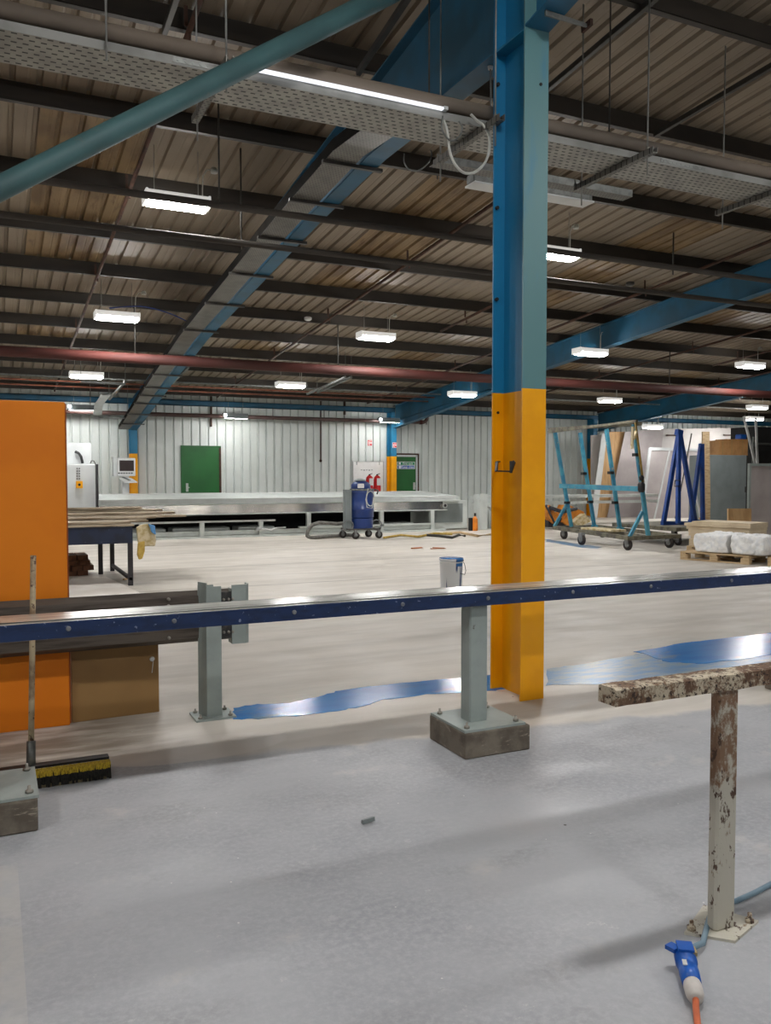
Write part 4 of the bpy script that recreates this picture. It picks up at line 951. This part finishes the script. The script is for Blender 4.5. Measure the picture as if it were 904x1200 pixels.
# machine end section next to the column
m2 = thing('machine_outfeed', 'grey machine outfeed frame partly hidden behind the yellow column', 'machine', (13,19.8,0))
MB().box((11.75,19.2,0),(12.0,19.5,.95)).box((12.3,19.6,0),(12.45,19.8,.6)).build('upright', MT['machine'], m2)
MB().box((12.0,19.8,.62),(18.5,20.0,.70)).box((12.0,19.8,.8),(18.5,20.2,.88)).box((12.6,19.8,.0),(12.7,19.9,.62)).box((14.6,19.8,.0),(14.7,19.9,.62)).build('rail', MT['machine'], m2)
MB().bar(PY(562,582,19.3), PY(578,600,19.3), .05, .04).build('handle', MT['alu'], m2)
MB().box((12.9,19.9,.2),(13.5,20.0,.58)).build('panel', MT['sign_white'], m2)
p = PY(557,620,18.9); cq = thing('canister', 'small orange and black canister on the floor at the machine end', 'canister', (p.x,18.9,0))
MB().lathe((p.x,18.9,0), [(.07,0),(.075,.02),(.07,.3),(.03,.38)], 14).build('body', MT['bottle_orange'], cq)
MB().lathe((p.x,18.9,.38), [(.03,0),(.03,.08)], 10).box((p.x-.14,18.9,0),(p.x-.07,19.0,.34)).build('cap', MT['black'], cq)
# floor clutter before the machine
for (pts_, m_, r_, lab) in (([(450,630),(470,627),(490,629),(510,625),(530,626)],'cloth_y',.025,'yellow hose lying on the floor in front of the machine'),
     ([(500,627),(515,628),(530,630),(538,627),(545,628)],'rod',.03,'dark tangled cable on the floor near the machine end'),
     ([(520,625),(540,624),(560,628),(575,626)],'wood',.03,'light brown strip on the floor near the machine end')):
    P = [G(x, y, .03) for x, y in pts_]; tag(MB().tube(P, r_, 8).build('floor_hose', MT[m_], origin=P[0]), lab, 'hose')
# ------------------------------------------------------------------ blue industrial vacuum
vx, vy = 7.70, 17.8
vc = thing('industrial_vacuum', 'blue wheeled industrial drum vacuum with grey hose, in front of the machine', 'vacuum cleaner', (vx,vy,0))
MB().lathe((vx+.03,vy,.46), [(.22,0),(.255,.02),(.27,.03),(.27,.19),(.282,.2),(.282,.22),(.27,.23),(.27,.58),(.278,.59),(.27,.61),(.27,.66)], 32).build('drum', MT['drum'], vc)
MB().lathe((vx+.03,vy,.2), [(.18,0),(.24,.02),(.255,.06),(.255,.25),(.262,.26)], 32).build('collecting_bin', MT['drum'], vc)
MB().lathe((vx+.0,vy,1.12), [(.2,0),(.23,.03),(.22,.12),(.17,.17),(.1,.2),(.04,.21)], 28).build('motor_head', MT['drum'], vc)
MB().lathe((vx-.02,vy,1.32), [(.14,0),(.12,.03),(.04,.05)], 20).build('head_cap', MT['grey'], vc)
MB().lathe((vx+.03,vy,1.1), [(.275,0),(.284,.01),(.284,.03),(.27,.04)], 32).build('clamp_ring', MT['galv'], vc)
MB().cbox((vx-.17,vy-.25,1.16),(vx-.02,vy-.2,1.26),.01).build('label_plate', MT['sign_white'], vc)
MB().box((vx-.40,vy-.06,.2),(vx-.25,vy+.1,1.12)).build('side_duct', MT['grey'], vc)
fm = MB()
for s in (-.34, .33): fm.tube([(vx+s,vy+.2,.25),(vx+s,vy+.2,1.08)], .018, 8)
fm.tube([(vx+.33,vy+.2,1.08),(vx+.4,vy+.1,1.12),(vx+.42,vy-.05,1.1),(vx+.36,vy-.12,1.02)], .018, 8)
fm.tube([(vx-.38,vy-.25,.22),(vx+.38,vy-.25,.22),(vx+.38,vy+.25,.22),(vx-.38,vy+.25,.22),(vx-.38,vy-.25,.22)], .018, 8).build('chassis', MT['rod'], vc)
for (dx, dy) in ((-.24,-.25),(.36,-.22),(-.36,.22),(.3,.24)):
    w_ = MB().lathe((vx+dx,vy+dy-.02,.085), [(.03,0),(.085,.0),(.085,.04),(.03,.04)], 20, 'y').build('wheel', MT['rubber'], vc)
    MB().lathe((vx+dx,vy+dy-.026,.085), [(.02,0),(.045,.003)], 14, 'y').box((vx+dx-.03,vy+dy-.03,.12),(vx+dx+.03,vy+dy+.03,.21)).build('hub', MT['castor_grey'], w_)
for s in (-1, 1):
    MB().tube([(vx+s*.36+.13*cos(t*pi/6),vy-.1,.3+.12*sin(t*pi/6)) for t in range(13)], .014, 6).build('bumper_ring', MT['castor_grey'], vc)
P = []
for t in range(17): a_ = t/16*2*pi; P.append((vx+.12+.1*cos(a_), vy-.28, .92+.17*sin(a_)))
q = MB().tube(P, .01, 6); q.tube([(vx+.06,vy-.285,1.15),(vx+.0,vy-.29,.9),(vx+.03,vy-.285,.72),(vx+.16,vy-.28,.7),(vx+.2,vy-.28,.95)], .01, 6).build('power_lead', MT['cable_white'], vc)
P = [PY(x, y, 18.1) for x, y in ((412,609),(404,613),(396,614),(384,613),(374,612.5),(366,615),(361,622),(360,628),(364,630)) ]
P += [G(x, y, .05) for x, y in ((372,629.5),(390,628),(408,627),(425,628))]
Q = []
for i in range(len(P)-1):
    for k in range(4): Q.append(P[i]+(P[i+1]-P[i])*k/4)
MB().tube(Q, .042, 10).build('hose', MT['hose'], vc)
# ------------------------------------------------------------------ hook on the near column
p = PY(592,553,4.5)
hk = thing('cable_hook', 'black bent metal hook fixed on the yellow part of the near column', 'hook', (p.x,4.45,p.z))
Yh = 4.475
P = [(585,541),(582.5,541.5),(582,552),(599,552.5),(603,541)]
P = [PY(x, y, 4.80-.32*i/4) for i, (x, y) in enumerate(P)]
q = MB()
for i in range(len(P)-1): q.bar(P[i], P[i+1], .009, .02, (0,1,0))
q.build('hook_bar', MT['black'], hk); 
MB().box(P[3]+Vector((-.01,-.0,-.01)), P[4]+Vector((.02,.05,.005))).build('clamp', MT['black'], hk)
# ------------------------------------------------------------------ teal trolley
def wheel(mb_parent, x, y, r=.11, w=.045, m='rubber'):
    o_ = MB().lathe((x-w/2,y,r), [(.03,0),(r,.0),(r,w),(.03,w)], 22, 'x').build('wheel', MT[m], mb_parent)
    MB().lathe((x-w/2-.01,y,r), [(.02,0),(r*.5,.004),(r*.5,w+.02)], 14, 'x').box((x-.05,y-.05,r+.02),(x+.05,y+.05,r+.14)).build('caster_fork', MT['castor_grey'], o_)
t1 = thing('teal_trolley', 'tall teal painted rack trolley with leaning posts on black wheels', 'trolley', (12.6,15.6,0))
TA, TB = G(750,572,1.2), G(657,569.5,1.2)
def tline(px, py, H): return G(px, py, H)
BZ = .27
def onbar(px, H):   # vertical plane of the posts at height H along the ray column px: use mid bar Y
    pass
posts = [((650,503),(670,617)),((680,507),(697,618)),((711,503),(727,621)),((743,497),(760,628))]
yb = []
for i, (tp_, bt_) in enumerate(posts):
    B3 = G(bt_[0], bt_[1], BZ); T3 = PY(tp_[0], tp_[1], B3.y)
    yb.append((B3, T3))
# even out spacing: use ends, interpolate middle
Bn, Tn = yb[3]; Bf, Tf = yb[0]
Zt = 2.55
def post_pts(t, drop=0):
    return Bn+(Bf-Bn)*t, Vector((Tn.x+(Tf.x-Tn.x)*t, Tn.y+(Tf.y-Tn.y)*t, Tn.z+(Tf.z-Tn.z)*t-drop))
for t, dr in ((0,0),(1,0)):
    b_, t_ = post_pts(t); MB().bar(b_, t_, .075, .055, (0,1,0)).build('post', MT['frame_teal'], t1)
for i in (1, 2):
    B3 = G(posts[i][1][0], posts[i][1][1], BZ); tt = (B3.y-Bn.y)/(Bf.y-Bn.y); t_ = post_pts(tt, .05)[1]
    T3 = PY(posts[i][0][0], posts[i][0][1], B3.y)
    MB().bar(B3, T3, .075, .055, (0,1,0)).build('post', MT['frame_teal'], t1)
    MB().box(B3-Vector((.06,.05,.03)), B3+Vector((.06,.05,.06))).build('post_foot', MT['frame_teal'], t1)
MB().bar(Tn+Vector((.03,-.15,0)), Tf+Vector((-.03,.15,0)), .07, .07).bar(Tn+Vector((-.03,-.12,.05)), Tf+Vector((-.05,.15,-.06)), .05, .05).build('top_rail', MT['old_frame'], t1)
m1, m2_ = PY(752,573,Bn.y-.03), PY(657,569.5,Bf.y-.03)
MB().bar(m1, m2_, .05, .1).build('mid_rail', MT['frame_teal'], t1)
# olive strap up the near post
MB().tube([PY(755,575,Bn.y-.1), PY(751,540,Bn.y-.1), PY(745,495,Bn.y-.1)], .022, 8).build('strap', mat('olive_strap', (140,116,50), (110,90,40), 8, .9), t1)
MB().lathe(PY(752,572,Bn.y-.12)+Vector((0,0,-.08)), [(.05,0),(.07,.05),(.07,.15),(.04,.2)], 10).lathe(PY(752,563,Bn.y-.12), [(.04,0),(.05,.06),(.03,.1)], 8).build('strap_knot', MT['black'], t1)
MB().bar(PY(742,500,Bn.y-.09), PY(741,526,Bn.y-.09), .05, .03).bar(PY(746,505,Bn.y-.09), PY(743,515,Bn.y-.09), .06, .03).build('torn_wrap', MT['cloth'], t1)
fl, fr_ = G(738,629,BZ), G(650,617,BZ)
MB().bar(PY(753,600,Bn.y), fl+Vector((0,0,.0)), .06, .05, (0,1,0)).build('knee_brace', MT['frame_teal'], t1)
MB().bar(PY(664,592,Bf.y), fr_, .06, .05, (0,1,0)).build('knee_brace', MT['frame_teal'], t1)
for i, (B3, T3) in enumerate([(Bn,Tn),(Bf,Tf)]):
    pass
q = MB()
for (px, py, y_) in ((745.5,533,Bn.y),(684.5,555,(G(697,618,BZ)).y),(721,589,G(727,621,BZ).y),(692,588,G(697,618,BZ).y),(716,554,G(727,621,BZ).y),(665,589,Bf.y)):
    p = PY(px, py, y_); q.box(p+Vector((-.055,-.045,-.03)), p+Vector((.055,.045,.03)))
q.build('black_band', MT['black'], t1)
# base frame
bw = 1.25
c1 = Vector((fl.x,fl.y,BZ)); c2 = Vector((fr_.x,fr_.y,BZ)); c3 = c2+Vector((bw,0,0)); c4 = c1+Vector((bw,0,0))
q = MB()
for a_, b_ in ((c1,c2),(c2,c3),(c3,c4),(c4,c1),(c1+Vector((.5,0,0)),c2+Vector((.5,0,0)))): q.bar(a_-Vector((0,0,.03)), b_-Vector((0,0,.03)), .07, .08)
q.build('base_frame', MT['old_frame'], t1)
for x, y in ((c1.x+.05,c1.y+.1),(c1.x+.02,(c1.y*.55+c2.y*.45)),(c2.x+.05,c2.y-.3),(c4.x-.1,c4.y+.15),(c3.x-.1,c3.y-.3)): wheel(t1, x, y)
tag(MB().cbox(c1+Vector((.4,1.0,.013)), c1+Vector((.8,2.0,.06)), .01).build('trolley_debris', MT['cloth'], origin=c1+Vector((.5,1.5,.05))), 'pale rubbish lying on the teal trolley base', 'debris')
# orange broken machine behind the trolley
p = G(650,607); om = thing('orange_machine', 'broken orange and grey machine lying behind the left of the teal trolley', 'machine', (p.x,18.5,0))
MB().prism([PY(x, y, 18.4) for x, y in ((640,596),(645,592),(655,606),(652,614),(646,608))], (0,.3,0)).build('orange_hood', MT['safety_orange'], om)
MB().prism([PY(x, y, 18.5) for x, y in ((668,592),(685,600),(684,608),(668,617),(660,612))], (0,.5,0)).build('orange_cover', MT['safety_orange'], om)
MB().prism([PY(x, y, 18.3) for x, y in ((672,612),(686,602),(693,611),(679,618))], (0,.2,0)).build('pale_panel', MT['cloth'], om)
q = MB(); q.tube([PY(640,592,18.3),PY(646,604,18.3),PY(652,617,18.3)], .03, 8).tube([PY(645,595,18.3),PY(660,600,18.3),PY(676,596,18.3)], .05, 8).cbox(PY(643,618,18.6), PY(665,606,19.0), .01)
q.build('dark_chassis', MT['table_leg'], om)
# ------------------------------------------------------------------ blue racks
t2 = thing('blue_rack', 'blue painted A-frame rack standing on a dark trolley, right of the teal trolley', 'rack', G(795,616,.3))
Yr = G(795,618,.33).y; 
def br_(a_, b_, Ya, Yb, par, w=.085): return MB().bar(PY(*a_, Ya), PY(*b_, Yb), w, .07, (0,1,0)).build('upright', MT['frame_blue'], par)
br_((796,507),(778,612),Yr,Yr,t2); br_((796,507),(795,613.5),Yr-.02,Yr-.3,t2); br_((797,507),(815,610),Yr,Yr+.4,t2)
MB().bar(PY(776,613,Yr), PY(818,613.5,Yr), .08, .08).build('foot_rail', MT['frame_blue'], t2)
MB().tube([PY(791.5,563,Yr-.3),PY(797.5,563,Yr-.3),PY(798,570,Yr-.3),PY(791,570,Yr-.3),PY(791.5,563,Yr-.3)], .012, 6).build('handle_ring', MT['black'], t2)
MB().bar(PY(793,506,Yr), PY(799,508,Yr), .1, .12).build('top_cap', MT['frame_blue'], t2)
t3 = thing('blue_rack', 'second blue A-frame rack standing beside the grey cabinet', 'rack', G(818,606,.33))
Yr2 = Yr+.9
br_((822,520),(810,611),Yr2,Yr2,t3); br_((823,520),(824,611),Yr2-.02,Yr2,t3)
MB().bar(PY(808,611,Yr2), PY(830,611,Yr2), .08, .08).build('foot_rail', MT['frame_blue'], t3)
MB().bar(PY(815,575,Yr2+.3), PY(821,606,Yr2+.3), .05, .02, (0,1,0)).build('pale_strip', MT['white'], t3)
dt = thing('flat_trolley', 'dark low wheeled trolley under the blue racks', 'trolley', G(790,625))
gA = G(764,625,.26); zt_ = PY(776,613,Yr).z-.045
x0_ = PY(762,620,Yr).x; x1_ = PY(842,620,Yr).x
MB().box((x0_,Yr-.75,zt_-.08),(x1_,Yr+1.2,zt_)).build('deck', MT['old_frame'], dt)
for x, y in ((x0_+.3,Yr-.5),(x1_-.4,Yr-.5),(x0_+.3,Yr+.9),(x1_-.4,Yr+.9)): wheel(dt, x, y, .09)
# ------------------------------------------------------------------ leaning boards by the wall
def board(pts, Y, m, lab, th=.03, lean=0., nm='leaning_board'):
    P = [PY(x, y, Y) for x, y in pts]; zmin = min(p.z for p in P)
    P = [Vector((p.x,p.y,max(p.z,0.0))) for p in P]
    return tag(MB().prism(P, (0,th,0)).build(nm, m, origin=(P[0].x,Y,0)), lab, 'board')
board([(693,618),(700,618),(712,508),(706,508)], 22.6, MT['white'], 'narrow white board leaning behind the teal trolley')
board([(695,618),(722,618),(738,506),(712,506)], 23.0, MT['ply'], 'yellowish plywood board leaning behind the teal trolley')
board([(712,618),(768,618),(778,502),(733,506)], 22.8, MT['panel_lilac'], 'wide pinkish grey board leaning behind the near end of the teal trolley')
board([(693,618),(760,618),(758,508),(693,510)], 23.4, MT['panel_white'], 'rearmost wide pale board against the wall behind the teal trolley')
board([(752,618),(862,618),(866,501),(752,503)], 23.3, MT['panel_white'], 'very wide pale panel against the wall behind the blue racks', .05)
board([(818,640),(832,640),(833,590),(832,506),(824,506),(822,590)], Yr2+.5, MT['wood'], 'raw timber board standing upright between the second blue rack and cabinet', .03)
lf = thing('panel_frame', 'pale framed door panel leaning behind the blue racks', 'frame', (PY(800,612,22.).x,22.,0))
fp = [(745,612),(762,525),(845,528)]
pa_, pb_, pc_ = PY(752,612,21.6), PY(762,526,21.9), PY(850,528,21.9)
pd_ = Vector((pc_.x+.4,21.6,pa_.z))
MB().bar(pa_, pb_, .1, .05, (0,1,0)).bar(pb_, pc_, .05, .1).bar(PY(766,612,21.6), PY(785,528,21.9), .06, .04, (0,1,0)).build('frame', MT['cream'], lf)
MB().prism([pa_, pb_, pc_, pd_], (0,.02,0)).build('panel', MT['panel_lilac'], lf)
MB().bar(PY(790,617,21.3), PY(811,508,21.7), .03, .03, (0,1,0)).bar(PY(818,608,21.3),PY(824,585,21.3),.04,.04,(0,1,0)).build('dark_rod', MT['rod'], lf)
for (px, lab) in ((791,'dark bracket strip on the wall above the pale panels, left'),(857,'dark bracket strip on the wall above the pale panels, right')):
    p = PY(px, 510, 23.2); tag(MB().box((p.x-.35,23.2,p.z-.02),(p.x+.35,23.24,p.z+.02)).build('wall_strip', MT['rust'], origin=p), lab, 'bracket')
# ------------------------------------------------------------------ grey cabinet with boxes
cy = 16.2
a = PY(832,533,cy); bb = PY(874,620,cy)
gc = thing('steel_cabinet', 'plain grey steel cabinet standing right of the blue racks with boxes on top', 'cabinet', ((a.x+bb.x)/2,cy,0))
MB().cbox((a.x,cy,0),(bb.x,cy+.7,a.z),.008).build('cabinet_body', MT['grey'], gc)
MB().box((bb.x+.0005,cy+.03,.05),(bb.x+.012,cy+.67,a.z-.03)).build('side_panel', MT['table_leg'], gc)
MB().box((bb.x-.05,cy-.02,1.0),(bb.x-.03,cy-.0005,1.15)).build('door_handle', MT['rod'], gc)
topz = a.z
for i, (xa_, xb_, h_, lab) in enumerate(((843,852,516,'left brown cardboard box on top of the grey cabinet'),(852.5,864,514.5,'middle brown cardboard box on top of the grey cabinet'),(864.5,877,514.5,'right brown cardboard box on top of the grey cabinet'))):
    p1, p2 = PY(xa_, h_, cy+.1), PY(xb_, h_, cy+.1)
    o = thing('cardboard_box', lab, 'box', (p1.x,cy+.1,topz), 'cardboard boxes on the cabinet')
    MB().box((p1.x,cy+.1,topz),(p2.x,cy+.5,p1.z)).build('carton', MT['card'], o)
    MB().box(((p1.x+p2.x)/2-.03,cy+.098,topz+.01),((p1.x+p2.x)/2+.03,cy+.0995,p1.z-.01)).build('tape', MT['kraft'], o)
# framed panel right
py_ = 14.6
a = PY(879,543,py_); b2_ = PY(960,543,py_)
pf = thing('framed_panel', 'large pale panel with a light frame at the right picture edge', 'panel', (a.x,py_,0))
MB().box((a.x+.06,py_+.01,.0),(b2_.x,py_+.05,a.z-.06)).build('panel', MT['panel_lilac'], pf)
MB().box((a.x,py_,0),(a.x+.06,py_+.06,a.z)).box((a.x+.06,py_,a.z-.06),(b2_.x,py_+.06,a.z)).build('frame', MT['galv_green'], pf)
# dark rack behind
dy = 17.4
a = PY(886,508,dy); dk = thing('dark_machine', 'black shelved rack standing behind the framed panel at the right edge', 'rack', (a.x,dy,0))
x1_ = PY(960,508,dy).x; MB().box((a.x,dy+.05,0),(x1_,dy+.9,PY(890,500,dy).z)).build('dark_body', MT['dark'], dk)
zs_ = PY(890,520,dy).z; MB().box((a.x-.08,dy,0),(a.x-.0,dy+.05,PY(890,512,dy).z+.0)).box((a.x,dy,zs_-.03),(x1_,dy+.05,zs_+.03)).build('light_frame', MT['galv'], dk)
for (p1, p2, lab) in (((872,488),(880,521),'left pale stick poking up behind the cardboard boxes'),((886,490),(888,542),'right pale stick poking up behind the cardboard boxes')):
    yy_ = 17.25 if p1[0] == 872 else 17.1; A1 = PY(*p1, yy_); B1 = PY(*p2, yy_)
    B1 = A1+(B1-A1)*((A1.z-.01)/(A1.z-B1.z))
    tag(MB().bar(B1, A1, .07, .03, (0,1,0)).build('stick', MT['white'], origin=B1), lab, 'stick')
z_b = PY(870,514.5,cy+.1).z; tb2 = PY(869,508,cy+.25); tag(MB().cbox((tb2.x-.12,cy+.15,z_b),(tb2.x+.1,cy+.35,z_b+.13),.02).build('blue_tub', MT['conn_blue'], origin=(tb2.x,cy+.25,z_b)), 'small blue tub on top of the right cardboard box', 'tub')
# ------------------------------------------------------------------ pallet with boards and wrapped bundles
pA_, pB_ = G(797.5,655.5), G(866,661)     # front left and front right corner
ang = math.atan2(pB_.y-pA_.y, pB_.x-pA_.x)
def pallet(name, ox, oy, rot, lab, L=1.2, W=1.0):
    o = thing(name, lab, 'pallet', (ox,oy,0), 'wooden pallets')
    q = lambda lo, hi, nm: MB().box((ox+lo[0],oy+lo[1],lo[2]),(ox+hi[0],oy+hi[1],hi[2])).build(nm, MT['wood'], o)
    for k in range(7): q((0,k*W/6-.0 if k else 0,.122),(L,k*W/6-.0+.1 if k < 6 else W+.1,.144),'top_board')
    for x in (0, L/2-.05, L-.1): q((x,0,.1),(x+.1,W+.1,.122),'stringer_board')
    for x in (0, L/2-.07, L-.14):
        for y in (0, W/2-.0, W-.0): q((x,y,.022),(x+.14,y+.1,.1),'block')
    for y in (0, W/2, W): q((0,y,0),(L,y+.1,.022),'bottom_board')
    o.rotation_euler = (0,0,rot); return o
pal = pallet('pallet', pA_.x, pA_.y, ang, 'light wooden pallet carrying the white wrapped bundles')
# second pallet behind (left board stack)
p2o = Vector((pA_.x,pA_.y,0))+Vector((-sin(ang),cos(ang),0))*1.14-Vector((cos(ang),sin(ang),0))*.5
pal2 = pallet('pallet', p2o.x, p2o.y, ang, 'wooden pallet behind, carrying the stack of pale boards')
dirx = Vector((cos(ang), sin(ang), 0)); diry = Vector((-sin(ang), cos(ang), 0))
def obox(o3, lx, ly, z0, z1):
    o3 = Vector(o3); P = [o3, o3+dirx*lx, o3+dirx*lx+diry*ly, o3+diry*ly]
    return MB().prism([Vector((p.x,p.y,z0)) for p in P], (0,0,z1-z0))
base = Vector((p2o.x+.03,p2o.y+.05,0))
zs2 = [(.146,.21,.06,1.1),(.212,.27,.05,1.1),(.272,.33,.07,1.05),(.332,.39,.05,1.1),(.392,.45,.03,1.15),(.452,.51,-.02,1.2),(.512,.565,-.04,1.25),(.567,.60,.1,1.1)]
for i, (z0_, z1_, off_, lx) in enumerate(zs2):
    tag(obox(base+dirx*off_+diry*(.02*(i%3)), lx, .7, z0_, z1_).build('cut_board', MT['pale_board'], origin=base+Vector((0,0,z0_))), 'pale cut board in the stack on the rear pallet, %s from the bottom' % ORD[i], 'board', 'stack of pale boards')
p = PY(868,618,base.y+.9)
tag(MB().prism([PY(854,642,base.y+.75), PY(881,642,base.y+.75), PY(881,596,base.y+.95), PY(854,596,base.y+.95)], (0,.03,0)).build('plywood_sheet', MT['ply'], origin=p), 'small upright plywood sheet leaning behind the stack of boards', 'board')
# wrapped bundles: lumpy boxes
def bundle(o3, lx, ly, z0, z1, lab, sd):
    random.seed(sd)
    import mathutils
    q = MB(); nx, ny, nz = 40, 18, 14; o3 = Vector(o3)
    idx = {}; vs = []; fs = []
    def vert(i, j, k):
        if (i,j,k) in idx: return idx[(i,j,k)]
        u, v_, w = i/nx, j/ny, k/nz
        # round the box
        x = (u-.5)*2; y = (v_-.5)*2; z = (w-.5)*2
        r_ = 1-.035*((abs(x)**8)+(abs(y)**8)+(abs(z)**8))
        p = o3+dirx*lx*(.5+x*r_/2)+diry*ly*(.5+y*r_/2)+Vector((0,0,z0+(z1-z0)*(.5+z*r_/2)))
        nn = mathutils.noise.noise_vector(p*5+Vector((sd,0,0)))*.035 + mathutils.noise.noise_vector(p*17)*.02 + mathutils.noise.noise_vector(p*40)*.006
        if k == 0: nn.z = 0
        p += nn; p.z = max(p.z, z0)
        idx[(i,j,k)] = len(vs); vs.append(p); return idx[(i,j,k)]
    for i in range(nx):
        for j in range(ny): fs += [(vert(i,j,nz),vert(i+1,j,nz),vert(i+1,j+1,nz),vert(i,j+1,nz)),(vert(i,j,0),vert(i,j+1,0),vert(i+1,j+1,0),vert(i+1,j,0))]
        for k in range(nz): fs += [(vert(i,0,k),vert(i+1,0,k),vert(i+1,0,k+1),vert(i,0,k+1)),(vert(i,ny,k),vert(i,ny,k+1),vert(i+1,ny,k+1),vert(i+1,ny,k))]
    for j in range(ny):
        for k in range(nz): fs += [(vert(0,j,k),vert(0,j,k+1),vert(0,j+1,k+1),vert(0,j+1,k)),(vert(nx,j,k),vert(nx,j+1,k),vert(nx,j+1,k+1),vert(nx,j,k+1))]
    q.add(vs, fs, True); return tag(q.build('wrapped_bundle', MT['foil'], origin=o3), lab, 'bundle', 'white wrapped bundles')
o3 = Vector((pA_.x,pA_.y,0))+dirx*.22+diry*.02
bundle(o3, .60, .8, .146, .46, 'left white wrapped bundle on the front pallet', 3)
bundle(o3+dirx*.63, .6, .8, .146, .46, 'right white wrapped bundle on the front pallet, more crumpled', 11)
o4 = Vector((pA_.x,pA_.y,0))+dirx*1.5; pal3 = pallet('pallet', o4.x, o4.y, ang, 'wooden pallet at the right picture edge behind the wrapped bundles')
bundle(o4+dirx*.05+diry*.3, 1.0, .7, .146, .58, 'white wrapped bundle furthest right and tallest', 23)
# ------------------------------------------------------------------ camera, world, view
cam = bpy.data.cameras.new('camera'); co = bpy.data.objects.new('camera', cam); C.objects.link(co)
cam.sensor_fit = 'VERTICAL'; cam.sensor_height = 24.; cam.lens = F/1200.*24.; cam.clip_end = 200; cam.clip_start = .05
co.location = (0,0,EYE); co.rotation_euler = (pi/2-PITCH, 0, -YAW)
bpy.context.scene.camera = co
w = bpy.data.worlds.new('world'); w.use_nodes = True; bpy.context.scene.world = w
w.node_tree.nodes['Background'].inputs[0].default_value = (.5,.55,.6,1); w.node_tree.nodes['Background'].inputs[1].default_value = .02
vs_ = bpy.context.scene.view_settings; vs_.view_transform = 'Standard'; vs_.look = 'None'; vs_.gamma = 1; vs_.use_curve_mapping = False
vs_.exposure = 2.42
